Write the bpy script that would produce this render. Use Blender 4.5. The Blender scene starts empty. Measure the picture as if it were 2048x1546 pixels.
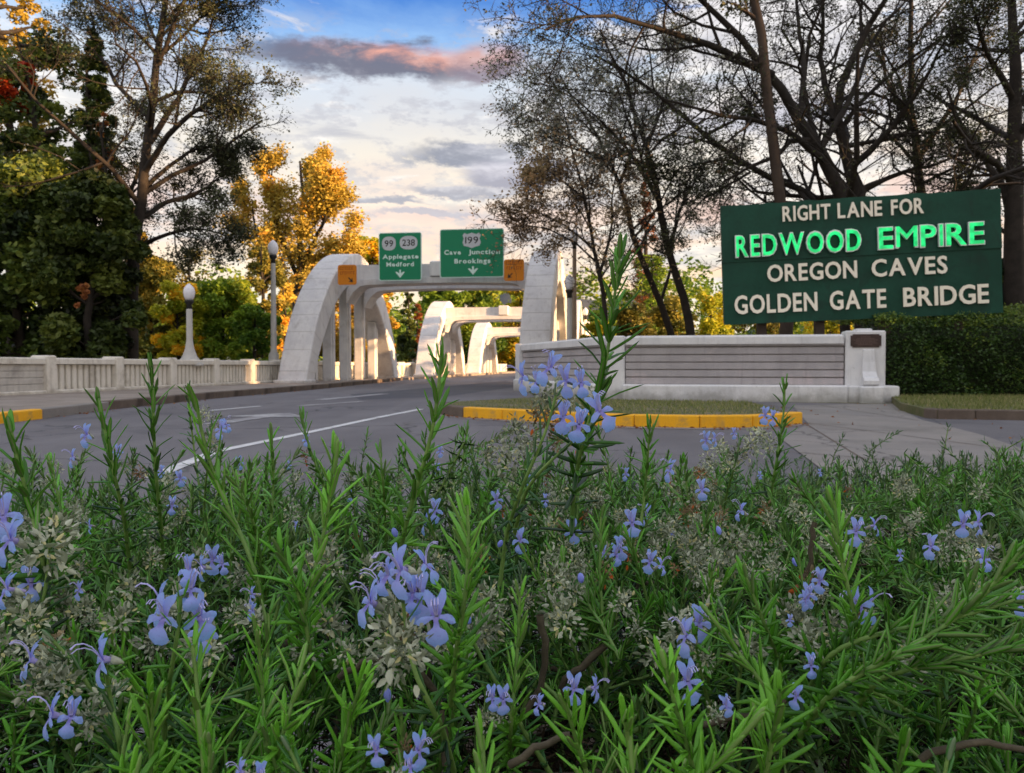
import bpy, math, random
import numpy as np
from mathutils import Vector, Matrix

# ------------------------------------------------------------------ camera, sky, sun, exposure
F, CX, CY, HZ, EYE = 1600.0, 1024.0, 773.0, 732.0, 0.85
PITCH = math.atan((CY - HZ) / F)
SC = bpy.context.scene
COL = SC.collection
cam_d = bpy.data.cameras.new('camera')
cam = bpy.data.objects.new('camera', cam_d)
COL.objects.link(cam)
cam.location = (0, 0, EYE)
cam.rotation_euler = (math.pi / 2 - PITCH, 0, 0)
cam_d.sensor_width = 36.0
cam_d.lens = 36.0 * F / 2048.0
cam_d.clip_start = 0.02
cam_d.clip_end = 6000
cam_d.dof.use_dof = True
cam_d.dof.focus_distance = 0.55
cam_d.dof.aperture_fstop = 34.0
SC.camera = cam

SUN_EL, SUN_AZ = math.radians(9.0), math.radians(112.0)    # azimuth clockwise from +Y: behind right
sun_dir = Vector((math.sin(SUN_AZ) * math.cos(SUN_EL), math.cos(SUN_AZ) * math.cos(SUN_EL), math.sin(SUN_EL)))
sd = bpy.data.lights.new('sun', 'SUN')
sd.energy = 4.0
sd.angle = math.radians(0.6)
sd.color = (1.0, 0.58, 0.27)
so = bpy.data.objects.new('sun', sd)
so.rotation_euler = sun_dir.to_track_quat('Z', 'Y').to_euler()
COL.objects.link(so)

SC.view_settings.view_transform = 'Standard'
SC.view_settings.look = 'None'
SC.view_settings.gamma = 1.0
SC.view_settings.exposure = 1.9
SC.view_settings.use_curve_mapping = False
SC.cycles.max_bounces = 6
SC.cycles.transparent_max_bounces = 8
SC.cycles.use_denoising = True


class NT:
    """small helper to write node maths as calls"""
    def __init__(s, nt):
        s.nt = nt
    def node(s, t, **kw):
        n = s.nt.nodes.new(t)
        for k, v in kw.items():
            setattr(n, k, v)
        return n
    def link(s, a, b):
        s.nt.links.new(a, b)
    def put(s, sock, v):
        if isinstance(v, bpy.types.NodeSocket):
            s.link(v, sock)
        else:
            if sock.type == 'RGBA' and len(v) == 3:
                v = (*v, 1)
            sock.default_value = v
    def m(s, op, a, b=0.0, c=0.0, clamp=False):
        n = s.node('ShaderNodeMath', operation=op, use_clamp=clamp)
        s.put(n.inputs[0], a); s.put(n.inputs[1], b); s.put(n.inputs[2], c)
        return n.outputs[0]
    def mix(s, f, a, b, blend='MIX'):
        n = s.node('ShaderNodeMix', data_type='RGBA', blend_type=blend)
        s.put(n.inputs[0], f); s.put(n.inputs[6], a); s.put(n.inputs[7], b)
        return n.outputs[2]
    def smooth(s, x, lo, hi):
        n = s.node('ShaderNodeMapRange', interpolation_type='SMOOTHSTEP')
        s.put(n.inputs[0], x)
        n.inputs[1].default_value = lo; n.inputs[2].default_value = hi
        n.inputs[3].default_value = 0; n.inputs[4].default_value = 1
        return n.outputs[0]
    def noise(s, vec, scale, detail=4, rough=.55, dist=0.0):
        n = s.node('ShaderNodeTexNoise')
        if vec is not None: s.link(vec, n.inputs['Vector'])
        n.inputs['Scale'].default_value = scale; n.inputs['Detail'].default_value = detail
        n.inputs['Roughness'].default_value = rough; n.inputs['Distortion'].default_value = dist
        return n.outputs['Fac']
    def ramp(s, x, stops, interp='LINEAR'):
        n = s.node('ShaderNodeValToRGB')
        s.link(x, n.inputs[0])
        cr = n.color_ramp
        cr.interpolation = interp
        while len(cr.elements) < len(stops): cr.elements.new(0.5)
        for e, (p, c) in zip(cr.elements, stops):
            e.position = p; e.color = (*c, 1) if len(c) == 3 else c
        return n.outputs[0]


world = bpy.data.worlds.new('World')
SC.world = world
world.use_nodes = True
wt = world.node_tree
wt.nodes.clear()
W = NT(wt)
out = W.node('ShaderNodeOutputWorld'); bg = W.node('ShaderNodeBackground')
W.link(bg.outputs[0], out.inputs[0])
bg.inputs[1].default_value = 0.1
sky = W.node('ShaderNodeTexSky', sky_type='NISHITA', sun_disc=False)
sky.sun_elevation = SUN_EL; sky.sun_rotation = SUN_AZ
sky.air_density = 1.0; sky.dust_density = 1.5; sky.ozone_density = 1.5
tc = W.node('ShaderNodeTexCoord')
sep = W.node('ShaderNodeSeparateXYZ'); W.link(tc.outputs['Generated'], sep.inputs[0])
sx, sy, sz = sep.outputs
az = W.m('ARCTAN2', sx, sy); el = W.m('ARCSINE', sz)
def azel(scx, scz, ox=0.0):
    c = W.node('ShaderNodeCombineXYZ')
    W.link(W.m('MULTIPLY', sx, scx), c.inputs[0]); W.link(W.m('MULTIPLY', sy, scx), c.inputs[1])
    W.link(W.m('MULTIPLY_ADD', sz, scz, ox), c.inputs[2])
    return c.outputs[0]
nA = W.noise(azel(1, 3.0), 2.6, 7, .60, .3)
nB = W.noise(azel(1, 3.4, 5.2), 7.5, 7, .64, .4)
nC = W.noise(azel(1, 2.2, 9.1), 24, 5, .65)
ew = W.m('ADD', el, W.m('MULTIPLY', W.m('SUBTRACT', nA, .5), .10))
ew = W.m('ADD', ew, W.m('MULTIPLY', W.m('SUBTRACT', nB, .5), .05))
base = W.ramp(W.m('MULTIPLY', ew, 1 / .8), [
    (0.0, (.80, .50, .32)), (.13, (.84, .57, .37)), (.22, (.70, .47, .39)), (.31, (.72, .62, .50)),
    (.38, (.56, .55, .56)), (.43, (.54, .58, .64)), (.465, (.22, .38, .65)), (.52, (.035, .155, .50)),
    (.80, (.05, .17, .48))])
# broken white cloud, thicker away from the open gap of blue
side = W.smooth(W.m('ABSOLUTE', W.m('ADD', az, .17)), .18, .55)
high = W.smooth(el, .50, .75)
cover = W.smooth(W.m('ADD', W.m('ADD', nB, W.m('MULTIPLY', W.m('MAXIMUM', side, high), .16)), W.m('MULTIPLY', W.m('SUBTRACT', nA, .5), .5)), .53, .66)
base = W.mix(W.m('MULTIPLY', cover, .85), base, W.mix(high, (.84, .76, .68), (1.05, 1.0, .95)))
shadow = W.smooth(W.m('ADD', nC, W.m('MULTIPLY', W.m('SUBTRACT', nB, .5), .8)), .46, .62)
base = W.mix(W.m('MULTIPLY', W.m('MULTIPLY', shadow, W.smooth(el, .42, .36)), .62), base, (.40, .37, .39))
warm = W.smooth(W.m('MULTIPLY', W.m('SUBTRACT', nA, W.m('MULTIPLY', el, .6)), 1.0), .30, .52)
base = W.mix(W.m('MULTIPLY', W.m('MULTIPLY', warm, W.smooth(el, .34, .20)), .40), base, (.98, .84, .60))
streak = W.smooth(W.noise(azel(1, 8.0, 2.2), 4.2, 6, .6, .2), .54, .68)
base = W.mix(W.m('MULTIPLY', W.m('MULTIPLY', streak, W.smooth(el, .40, .33)), .72), base, (.38, .35, .37))

def blob(a0, e0, w, h, soft=.55, amp=1.0):
    a = W.m('ADD', az, W.m('MULTIPLY', W.m('SUBTRACT', nB, .5), .09 * amp))
    e = W.m('ADD', el, W.m('MULTIPLY', W.m('SUBTRACT', nC, .5), .030 * amp))
    e = W.m('ADD', e, W.m('MULTIPLY', W.m('SUBTRACT', nB, .5), .035 * amp))
    x = W.m('DIVIDE', W.m('SUBTRACT', a, a0), w); y = W.m('DIVIDE', W.m('SUBTRACT', e, e0), h)
    r = W.m('SQRT', W.m('ADD', W.m('MULTIPLY', x, x), W.m('MULTIPLY', y, y)))
    return W.smooth(r, 1.15, soft), y
def pxa(px, py):
    a = math.atan((px - CX) / F)
    return a, math.atan((HZ - py) / F * math.cos(a))
for (px, py, wx, hy, dark, rim) in [
        (735, 127, 275, 34, (.085, .055, .075), (.80, .30, .15)),
        (985, 130, 78, 38, (.19, .12, .14), (.55, .28, .22)),
        (960, 315, 170, 22, (.19, .175, .21), (.55, .52, .55)),
        (1040, 350, 125, 38, (.27, .235, .28), (.60, .55, .58)),
        (760, 405, 95, 10, (.29, .26, .29), (.6, .55, .55)),
        (930, 385, 140, 13, (.30, .27, .30), (.6, .55, .55)),
        (850, 430, 130, 9, (.42, .36, .38), (.6, .55, .55)),
        (330, 150, 150, 26, (.40, .40, .46), (.7, .65, .66)),
        (1560, 230, 260, 40, (.48, .45, .49), (.8, .7, .66)),
        (1900, 90, 200, 50, (.44, .44, .50), (.75, .7, .7))]:
    a0, e0 = pxa(px, py)
    m_, y_ = blob(a0, e0, wx / F, hy / F)
    rimf = W.m('MULTIPLY', W.smooth(y_, -.35, .6), W.smooth(nB, .38, .62))
    if py < 130 and px < 800:
        rimf = W.m('MULTIPLY', rimf, W.smooth(az, -.30, -.15))
    c_ = W.mix(rimf, dark, rim)
    c_ = W.mix(W.m('MULTIPLY', W.smooth(nC, .5, .8), .25), c_, (.6, .58, .62))
    base = W.mix(W.m('MULTIPLY', m_, .93), base, c_)
col = W.mix(1.0, W.mix(1.0, base, (3.35, 3.35, 3.35), 'MULTIPLY'), W.mix(1.0, sky.outputs[0], (.16, .16, .16), 'MULTIPLY'), 'ADD')
W.link(col, bg.inputs[0])

# ------------------------------------------------------------------ helpers
R = random.Random(7)
TH = math.radians(7.4)
ST, CT = math.sin(TH), math.cos(TH)
def BW(a, u, z=0.0):
    """bridge axes (along, across, up) to world"""
    return Vector((a * ST + u * CT, a * CT - u * ST, z))
_cp, _sp = math.cos(PITCH), math.sin(PITCH)
def P(px, py, d):
    """world point at distance d (along +Y) in the direction of a photo pixel"""
    x, y = (px - CX) / F, (CY - py) / F
    wy = _cp + y * _sp; wz = -_sp + y * _cp
    k = d / wy
    return Vector((x * k, d, EYE + wz * k))
def G(px, py, z=0.0):
    """ground point at height z"""
    x, y = (px - CX) / F, (CY - py) / F
    wy = _cp + y * _sp; wz = -_sp + y * _cp
    k = (z - EYE) / wz
    return Vector((x * k, wy * k, z))

def tag(o, label=None, cat=None, group=None, kind=None):
    if label: o['label'] = label
    if cat: o['category'] = cat
    if group: o['group'] = group
    if kind: o['kind'] = kind
    return o
def empty(name, loc=(0, 0, 0), rz=0.0):
    o = bpy.data.objects.new(name, None); COL.objects.link(o)
    o.location = loc; o.rotation_euler = (0, 0, rz); o.empty_display_size = .2
    return o
def link(name, me, parent=None, loc=(0, 0, 0)):
    o = bpy.data.objects.new(name, me); COL.objects.link(o)
    o.location = loc
    if parent is not None: o.parent = parent
    return o

class MB:
    def __init__(s): s.v = []; s.f = []; s.mi = []; s.cur = 0
    def add(s, vs, fs):
        n = len(s.v); s.v += [tuple(v) for v in vs]; s.f += [tuple(i + n for i in f) for f in fs]
        s.mi += [s.cur] * len(fs)
    def box(s, x0, x1, y0, y1, z0, z1, M=None):
        vs = [(x0, y0, z0), (x1, y0, z0), (x1, y1, z0), (x0, y1, z0), (x0, y0, z1), (x1, y0, z1), (x1, y1, z1), (x0, y1, z1)]
        if M is not None: vs = [M @ Vector(v) for v in vs]
        s.add(vs, [(0, 3, 2, 1), (4, 5, 6, 7), (0, 1, 5, 4), (1, 2, 6, 5), (2, 3, 7, 6), (3, 0, 4, 7)])
    def cbox(s, x0, x1, y0, y1, z0, z1, c=.02, M=None):
        """box with chamfered vertical and top edges"""
        def ring(i, z): 
            return [(x0 + i + c, y0 + i, z), (x1 - i - c, y0 + i, z), (x1 - i, y0 + i + c, z), (x1 - i, y1 - i - c, z),
                    (x1 - i - c, y1 - i, z), (x0 + i + c, y1 - i, z), (x0 + i, y1 - i - c, z), (x0 + i, y0 + i + c, z)]
        vs = ring(0, z0) + ring(0, z1 - c) + ring(c, z1)
        if M is not None: vs = [M @ Vector(v) for v in vs]
        fs = [tuple(range(7, -1, -1)), tuple(range(16, 24))]
        for k in (0, 8):
            for i in range(8):
                j = (i + 1) % 8
                fs.append((k + i, k + j, k + 8 + j, k + 8 + i))
        s.add(vs, fs)
    def lathe(s, prof, n=12, c=(0, 0, 0), M=None):
        vs = []
        for r, z in prof:
            for i in range(n):
                a = 2 * math.pi * i / n
                vs.append(Vector((c[0] + r * math.cos(a), c[1] + r * math.sin(a), c[2] + z)))
        if M is not None: vs = [M @ v for v in vs]
        fs = []
        for k in range(len(prof) - 1):
            for i in range(n):
                j = (i + 1) % n
                fs.append((k * n + i, k * n + j, (k + 1) * n + j, (k + 1) * n + i))
        fs.append(tuple(range(n - 1, -1, -1))); m = (len(prof) - 1) * n; fs.append(tuple(range(m, m + n)))
        s.add(vs, fs)
    def tube(s, pts, rad, n=6):
        pts = [Vector(p) for p in pts]
        if not hasattr(rad, '__len__'): rad = [rad] * len(pts)
        vs = []
        ref = Vector((.31, .22, .92)) if abs((pts[-1] - pts[0]).normalized().z) < .8 else Vector((1, .1, 0))
        for i, p in enumerate(pts):
            t = (pts[min(i + 1, len(pts) - 1)] - pts[max(i - 1, 0)]).normalized()
            a = t.cross(ref).normalized(); b = t.cross(a)
            for k in range(n):
                w = 2 * math.pi * k / n
                vs.append(p + (a * math.cos(w) + b * math.sin(w)) * rad[i])
        fs = []
        for k in range(len(pts) - 1):
            for i in range(n):
                j = (i + 1) % n
                fs.append((k * n + i, (k + 1) * n + i, (k + 1) * n + j, k * n + j))
        fs.append(tuple(range(n))); m = (len(pts) - 1) * n; fs.append(tuple(range(m + n - 1, m - 1, -1)))
        s.add(vs, fs)
    def prism(s, poly, z0, z1):
        """flat outline (counter-clockwise from above) given height"""
        n = len(poly)
        vs = [(p[0], p[1], z0) for p in poly] + [(p[0], p[1], z1) for p in poly]
        fs = [tuple(range(n - 1, -1, -1)), tuple(range(n, 2 * n))] + [(i, (i + 1) % n, n + (i + 1) % n, n + i) for i in range(n)]
        s.add(vs, fs)
    def mesh(s, name, mats, smooth=False):
        me = bpy.data.meshes.new(name)
        me.from_pydata(s.v, [], s.f)
        if not isinstance(mats, (list, tuple)): mats = [mats]
        for m in mats: me.materials.append(m)
        me.polygons.foreach_set('material_index', s.mi)
        if smooth: me.polygons.foreach_set('use_smooth', [True] * len(s.f))
        me.update()
        return me
    def build(s, name, mats, parent=None, smooth=False, loc=(0, 0, 0)):
        return link(name, s.mesh(name, mats, smooth), parent, loc)

def np_mesh(name, V, faces, mats, tint=None, mi=None, smooth=False):
    """V (n,3); faces: list of integer arrays, each (m,k)"""
    me = bpy.data.meshes.new(name)
    V = np.asarray(V, dtype=np.float32)
    faces = [f for f in faces if len(f)]
    loops = np.concatenate([f.ravel() for f in faces]).astype(np.int32)
    cnt = np.concatenate([np.full(len(f), f.shape[1], np.int32) for f in faces])
    starts = np.concatenate([[0], np.cumsum(cnt)[:-1]]).astype(np.int32)
    me.vertices.add(len(V)); me.vertices.foreach_set('co', V.ravel())
    me.loops.add(len(loops)); me.loops.foreach_set('vertex_index', loops)
    me.polygons.add(len(cnt)); me.polygons.foreach_set('loop_start', starts)
    me.polygons.foreach_set('loop_total', cnt)
    if not isinstance(mats, (list, tuple)): mats = [mats]
    for m in mats: me.materials.append(m)
    if mi is not None: me.polygons.foreach_set('material_index', np.asarray(mi, np.int32))
    if smooth: me.polygons.foreach_set('use_smooth', np.ones(len(cnt), bool))
    if tint is not None:
        at = me.attributes.new('tint', 'FLOAT', 'POINT')
        at.data.foreach_set('value', np.asarray(tint, np.float32))
    me.update(calc_edges=True)
    return me

# ------------------------------------------------------------------ materials
def new_mat(name):
    m = bpy.data.materials.new(name); m.use_nodes = True
    nt = m.node_tree
    return m, NT(nt), nt.nodes['Principled BSDF'], nt.nodes['Material Output']
def rough_mat(name, c1, c2, scale=3.0, rough=.85, bump=.2, bscale=60.0, c3=None, s3=.6, spec=.3, stain=None, dist=.01):
    m, N, b, o = new_mat(name)
    tcn = N.node('ShaderNodeTexCoord'); v = tcn.outputs['Object']
    n1 = N.noise(v, scale, 6, .65)
    c = N.mix(N.smooth(n1, .35, .65), c1, c2)
    n2 = N.noise(v, bscale, 4, .7)
    c = N.mix(N.m('MULTIPLY', N.smooth(n2, .3, .75), .35), c, tuple(x * .72 for x in c1))
    if c3 is not None:
        c = N.mix(N.m('MULTIPLY', N.smooth(N.noise(v, s3, 5, .7, .4), .52, .68), .8), c, c3)
    if stain is not None:     # rain streaks running down the face
        mp = N.node('ShaderNodeMapping'); N.link(v, mp.inputs[0]); mp.inputs['Scale'].default_value = (6, 6, .55)
        c = N.mix(N.m('MULTIPLY', N.smooth(N.noise(mp.outputs[0], 1.0, 5, .7), .50, .75), .6), c, stain)
    N.put(b.inputs['Base Color'], c)
    b.inputs['Roughness'].default_value = rough
    b.inputs['Specular IOR Level'].default_value = spec
    bp = N.node('ShaderNodeBump'); bp.inputs['Strength'].default_value = bump; bp.inputs['Distance'].default_value = dist
    N.link(N.m('ADD', n2, N.m('MULTIPLY', n1, .6)), bp.inputs['Height']); N.link(bp.outputs[0], b.inputs['Normal'])
    return m
def plain(name, c, rough=.5, metal=0.0, spec=.4, emit=None, es=0.0, dirt=.35):
    m, N, b, o = new_mat(name)
    tcn = N.node('ShaderNodeTexCoord')
    n1 = N.noise(tcn.outputs['Object'], 9.0, 5, .6)
    N.put(b.inputs['Base Color'], N.mix(N.m('MULTIPLY', n1, dirt), c, tuple(x * .7 for x in c)))
    b.inputs['Roughness'].default_value = rough; b.inputs['Metallic'].default_value = metal
    b.inputs['Specular IOR Level'].default_value = spec
    if emit:
        b.inputs['Emission Color'].default_value = (*emit, 1); b.inputs['Emission Strength'].default_value = es
    return m
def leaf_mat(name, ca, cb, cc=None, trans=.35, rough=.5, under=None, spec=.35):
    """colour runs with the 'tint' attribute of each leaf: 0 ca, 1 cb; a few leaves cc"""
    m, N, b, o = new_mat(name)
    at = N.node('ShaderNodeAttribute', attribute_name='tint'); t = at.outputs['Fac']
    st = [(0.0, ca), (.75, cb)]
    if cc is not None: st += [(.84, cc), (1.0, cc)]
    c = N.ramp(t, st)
    oi = N.node('ShaderNodeObjectInfo')
    hs = N.node('ShaderNodeHueSaturation')
    N.link(N.m('MULTIPLY_ADD', oi.outputs['Random'], .5, .75), hs.inputs['Value'])
    N.link(c, hs.inputs['Color'])
    c = hs.outputs[0]
    if under is not None:
        ge = N.node('ShaderNodeNewGeometry')
        c = N.mix(N.m('MULTIPLY', ge.outputs['Backfacing'], .7), c, under)
    N.put(b.inputs['Base Color'], c)
    b.inputs['Roughness'].default_value = rough; b.inputs['Specular IOR Level'].default_value = spec
    tr = N.node('ShaderNodeBsdfTranslucent'); N.link(c, tr.inputs[0])
    mx = N.node('ShaderNodeMixShader'); mx.inputs[0].default_value = trans
    N.link(b.outputs[0], mx.inputs[1]); N.link(tr.outputs[0], mx.inputs[2]); N.link(mx.outputs[0], o.inputs[0])
    return m

M = {}
M['conc'] = rough_mat('bridge_concrete', (.66, .65, .66), (.78, .77, .76), 1.2, .85, .35, 40, (.52, .50, .49), .8, stain=(.46, .44, .43))
M['conc_warm'] = rough_mat('parapet_concrete', (.70, .66, .58), (.80, .76, .68), 1.5, .85, .25, 50, (.44, .40, .34), 1.0, stain=(.42, .38, .32))
M['conc_panel'] = rough_mat('aged_panel_concrete', (.50, .47, .43), (.60, .57, .52), 1.6, .9, .3, 50, (.30, .28, .26), .9, stain=(.27, .25, .24))
M['wall_white'] = rough_mat('wall_paint', (.70, .70, .71), (.80, .79, .78), 1.5, .85, .25, 50, (.60, .59, .58), 1.2, stain=(.50, .49, .48))
M['wall_panel'] = rough_mat('wall_board_concrete', (.38, .355, .36), (.47, .44, .445), 1.1, .9, .4, 45, (.53, .46, .46), .9, stain=(.27, .25, .25))
M['asphalt'] = rough_mat('asphalt', (.125, .118, .126), (.165, .156, .165), .35, .8, .5, 90, (.085, .082, .090), .25)
def crack(m, scale, width, dark, amt=.8):
    nt = m.node_tree; N = NT(nt); b = nt.nodes['Principled BSDF']
    src = b.inputs['Base Color'].links[0].from_socket
    tcn = N.node('ShaderNodeTexCoord'); nz = N.node('ShaderNodeTexNoise'); N.link(tcn.outputs['Object'], nz.inputs['Vector']); nz.inputs['Scale'].default_value = 1.3; nz.inputs['Detail'].default_value = 5
    mv = N.node('ShaderNodeVectorMath', operation='MULTIPLY_ADD'); N.link(nz.outputs['Color'], mv.inputs[0]); mv.inputs[1].default_value = (1.1, 1.1, .0); N.link(tcn.outputs['Object'], mv.inputs[2])
    vo = N.node('ShaderNodeTexVoronoi', feature='DISTANCE_TO_EDGE'); N.link(mv.outputs[0], vo.inputs['Vector']); vo.inputs['Scale'].default_value = scale
    k = N.smooth(vo.outputs['Distance'], width, width * .3)
    gate = N.smooth(N.noise(tcn.outputs['Object'], .35, 2, .5), .46, .56)
    vc = N.node('ShaderNodeTexVoronoi'); N.link(tcn.outputs['Object'], vc.inputs['Vector']); vc.inputs['Scale'].default_value = 160
    spk = N.smooth(vc.outputs['Distance'], .16, .05)
    c = N.mix(N.m('MULTIPLY', N.m('MULTIPLY', k, gate), amt), src, dark)
    c = N.mix(N.m('MULTIPLY', spk, .35), c, (.32, .31, .30))
    mp = N.node('ShaderNodeMapping'); N.link(tcn.outputs['Object'], mp.inputs[0]); mp.inputs['Rotation'].default_value = (0, 0, TH); mp.inputs['Scale'].default_value = (.9, .05, 1)
    tr_ = N.smooth(N.noise(mp.outputs[0], 1.0, 4, .55), .45, .62)
    c = N.mix(N.m('MULTIPLY', tr_, .28), c, (.22, .21, .215))
    N.put(b.inputs['Base Color'], c)
crack(M['asphalt'], .33, .012, (.03, .03, .032))
M['asphalt_dark'] = rough_mat('patched_asphalt', (.070, .070, .082), (.088, .088, .10), .6, .8, .4, 90)
M['side_walk'] = rough_mat('sidewalk_concrete', (.215, .20, .185), (.275, .25, .23), .8, .9, .45, 70, (.16, .145, .13), .7)
M['kerb'] = rough_mat('kerb_concrete', (.105, .080, .064), (.16, .125, .10), 1.6, .9, .5, 50, (.05, .038, .03), 1.3)  # dirty brown, with the shadow on the kerb face darkened into it
M['pave_left'] = rough_mat('dusty_pavement', (.24, .20, .17), (.31, .27, .23), .9, .9, .4, 60, (.16, .13, .105), .7)
M['yellow'] = rough_mat('yellow_kerb_paint', (.86, .41, .010), (.92, .47, .015), 2.4, .6, .35, 60, (.52, .30, .07), 5.0, stain=(.62, .34, .05))
M['white_line'] = rough_mat('road_paint', (.60, .60, .60), (.70, .70, .70), 3, .7, .2, 60, (.30, .30, .31), 2.6)
M['worn_line'] = rough_mat('worn_road_paint', (.20, .19, .20), (.46, .46, .46), 2.2, .7, .2, 60, (.16, .15, .16), 1.2)
M['ground'] = rough_mat('ground_grass_dirt', (.09, .10, .035), (.15, .13, .07), 2.2, .95, .6, 30, (.20, .17, .12), 1.1)
M['soil'] = rough_mat('bed_soil', (.030, .022, .014), (.05, .036, .024), 8, .95, .6, 80)
M['bark'] = rough_mat('bark', (.022, .018, .015), (.040, .032, .026), 3, .9, .6, 22)
M['bark_brown'] = rough_mat('smooth_brown_bark', (.050, .036, .028), (.075, .055, .042), 1.2, .85, .4, 18)
M['wood_stem'] = rough_mat('rosemary_wood', (.055, .045, .028), (.12, .10, .065), 40, .9, .5, 300, dist=.001)
M['green_stem'] = rough_mat('rosemary_young_stem', (.11, .21, .045), (.20, .32, .08), 60, .6, .15, 500, dist=.0005)
M['sign_green'] = rough_mat('painted_green_sheet', (.003, .046, .028), (.006, .066, .040), .9, .5, .2, 14, (.006, .034, .022), 1.4, spec=.25)
M['hw_green'] = plain('highway_green', (.004, .26, .12), .45, 0, .3)
M['hw_white'] = plain('reflective_white', (.72, .93, .86), .5, 0, .3, dirt=.05)
M['hw_shield'] = plain('shield_white', (.62, .66, .70), .5, 0, .3)
M['hw_orange'] = plain('orange_sheet', (.72, .24, .01), .5, 0, .3)
M['hw_orange_text'] = plain('faded_red_text', (.38, .07, .006), .6)
M['black'] = plain('black_paint', (.012, .012, .012), .5)
M['cream'] = plain('cream_letter_paint', (.95, .88, .73), .5, dirt=.08)
M['tan'] = plain('letter_side', (.55, .40, .22), .6)
M['rim'] = plain('channel_rim', (.70, .78, .78), .35, .3)
M['neon'] = plain('neon_green_tube', (.02, .35, .12), .4, 0, .4, (.004, .60, .15), .36)
M['metal'] = plain('galvanised_steel', (.34, .34, .34), .45, .7)
M['bronze'] = rough_mat('bronze_plaque', (.050, .030, .025), (.07, .042, .034), 6, .5, .2, 50)
M['bronze_hi'] = plain('bronze_lettering', (.16, .10, .085), .5)
M['lamp_post'] = rough_mat('lamp_post_paint', (.44, .43, .41), (.52, .51, .48), 3, .6, .15, 40)
M['lamp_brown'] = rough_mat('brown_lamp_post', (.30, .22, .16), (.36, .27, .20), 3, .6, .15, 40)
M['globe'] = plain('frosted_globe', (.80, .80, .86), .25, 0, .5)
M['brick'] = rough_mat('shade_block_brick', (.30, .16, .11), (.36, .20, .14), 2, .9, .3, 20)
M['hill'] = rough_mat('hill_forest', (.05, .065, .075), (.08, .09, .10), .01, .95, .2, .2)
M['hedge_core'] = rough_mat('hedge_inner', (.012, .018, .006), (.02, .028, .01), 8, .95, .3, 40)
M['petal'] = None
def splash(m, dirt, h=.35, amt=.75):
    """dirt splashed and grown up from the ground, by height on the object"""
    nt = m.node_tree; N = NT(nt); b = nt.nodes['Principled BSDF']; src = b.inputs['Base Color'].links[0].from_socket
    tcn = N.node('ShaderNodeTexCoord'); sp = N.node('ShaderNodeSeparateXYZ'); N.link(tcn.outputs['Object'], sp.inputs[0])
    zz = N.m('ADD', sp.outputs[2], N.m('MULTIPLY', N.m('SUBTRACT', N.noise(tcn.outputs['Object'], 2.2, 6, .7), .5), h * 2.2))
    c = N.mix(N.m('MULTIPLY', N.smooth(zz, h, -.02), amt), src, dirt)
    sp2 = N.smooth(N.noise(tcn.outputs['Object'], 7.0, 6, .75), .60, .70)
    c = N.mix(N.m('MULTIPLY', sp2, .30), c, dirt)
    N.put(b.inputs['Base Color'], c)
for k_, d_ in (('conc', (.24, .21, .18)), ('wall_white', (.26, .25, .22)), ('conc_warm', (.25, .21, .16)), ('wall_panel', (.22, .20, .18))): splash(M[k_], d_)
crack(M['side_walk'], .5, .010, (.06, .055, .05), .7)
nt_ = M['neon'].node_tree; N = NT(nt_)
tcn = N.node('ShaderNodeTexCoord')
N.put(nt_.nodes['Principled BSDF'].inputs['Emission Strength'], N.m('MULTIPLY_ADD', N.smooth(N.noise(tcn.outputs['Object'], 5.0, 3, .6), .35, .65), .24, .20))
L = {}
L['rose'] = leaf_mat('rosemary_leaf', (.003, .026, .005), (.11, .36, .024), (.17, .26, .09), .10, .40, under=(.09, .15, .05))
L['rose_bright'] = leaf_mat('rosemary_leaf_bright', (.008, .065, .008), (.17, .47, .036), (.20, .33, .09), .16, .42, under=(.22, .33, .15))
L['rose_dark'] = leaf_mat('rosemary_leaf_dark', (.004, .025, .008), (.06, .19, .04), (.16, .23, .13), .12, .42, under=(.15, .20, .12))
L['calyx'] = leaf_mat('rosemary_calyx', (.10, .13, .06), (.54, .57, .44), (.64, .60, .30), .25, .75, spec=.15)
L['calyx_dry'] = leaf_mat('dry_calyx', (.14, .11, .06), (.36, .28, .16), (.52, .12, .03), .2, .8, spec=.1)
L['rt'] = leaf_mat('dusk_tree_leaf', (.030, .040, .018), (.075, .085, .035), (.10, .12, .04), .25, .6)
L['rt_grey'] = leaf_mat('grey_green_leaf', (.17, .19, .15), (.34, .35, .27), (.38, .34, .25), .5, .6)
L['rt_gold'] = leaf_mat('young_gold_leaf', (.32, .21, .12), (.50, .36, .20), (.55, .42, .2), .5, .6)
L['orange'] = leaf_mat('golden_leaf', (.42, .30, .04), (.70, .55, .10), (.72, .38, .04), .35, .6)
L['yellow'] = leaf_mat('yellow_green_leaf', (.20, .26, .015), (.55, .50, .03), (.75, .45, .02), .35, .6)
L['green'] = leaf_mat('spring_green_leaf', (.06, .14, .014), (.26, .40, .03), (.30, .36, .03), .35, .6)
L['olive'] = leaf_mat('olive_leaf', (.10, .11, .02), (.26, .24, .04), (.36, .28, .05), .3, .6)
L['dkgreen'] = leaf_mat('dark_evergreen_leaf', (.010, .022, .006), (.085, .13, .022), (.15, .19, .03), .2, .55)
L['rust'] = leaf_mat('rust_leaf', (.20, .07, .025), (.36, .13, .04), (.42, .20, .06), .25, .6)
L['red'] = leaf_mat('red_leaf', (.45, .04, .012), (.75, .10, .02), (.80, .22, .03), .3, .6)
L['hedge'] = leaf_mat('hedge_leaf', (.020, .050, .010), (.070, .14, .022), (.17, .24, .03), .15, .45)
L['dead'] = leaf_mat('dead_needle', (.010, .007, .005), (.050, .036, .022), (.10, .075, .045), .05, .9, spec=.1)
L['grass'] = leaf_mat('grass_blade', (.10, .13, .03), (.22, .25, .07), (.36, .31, .15), .3, .6)

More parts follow.
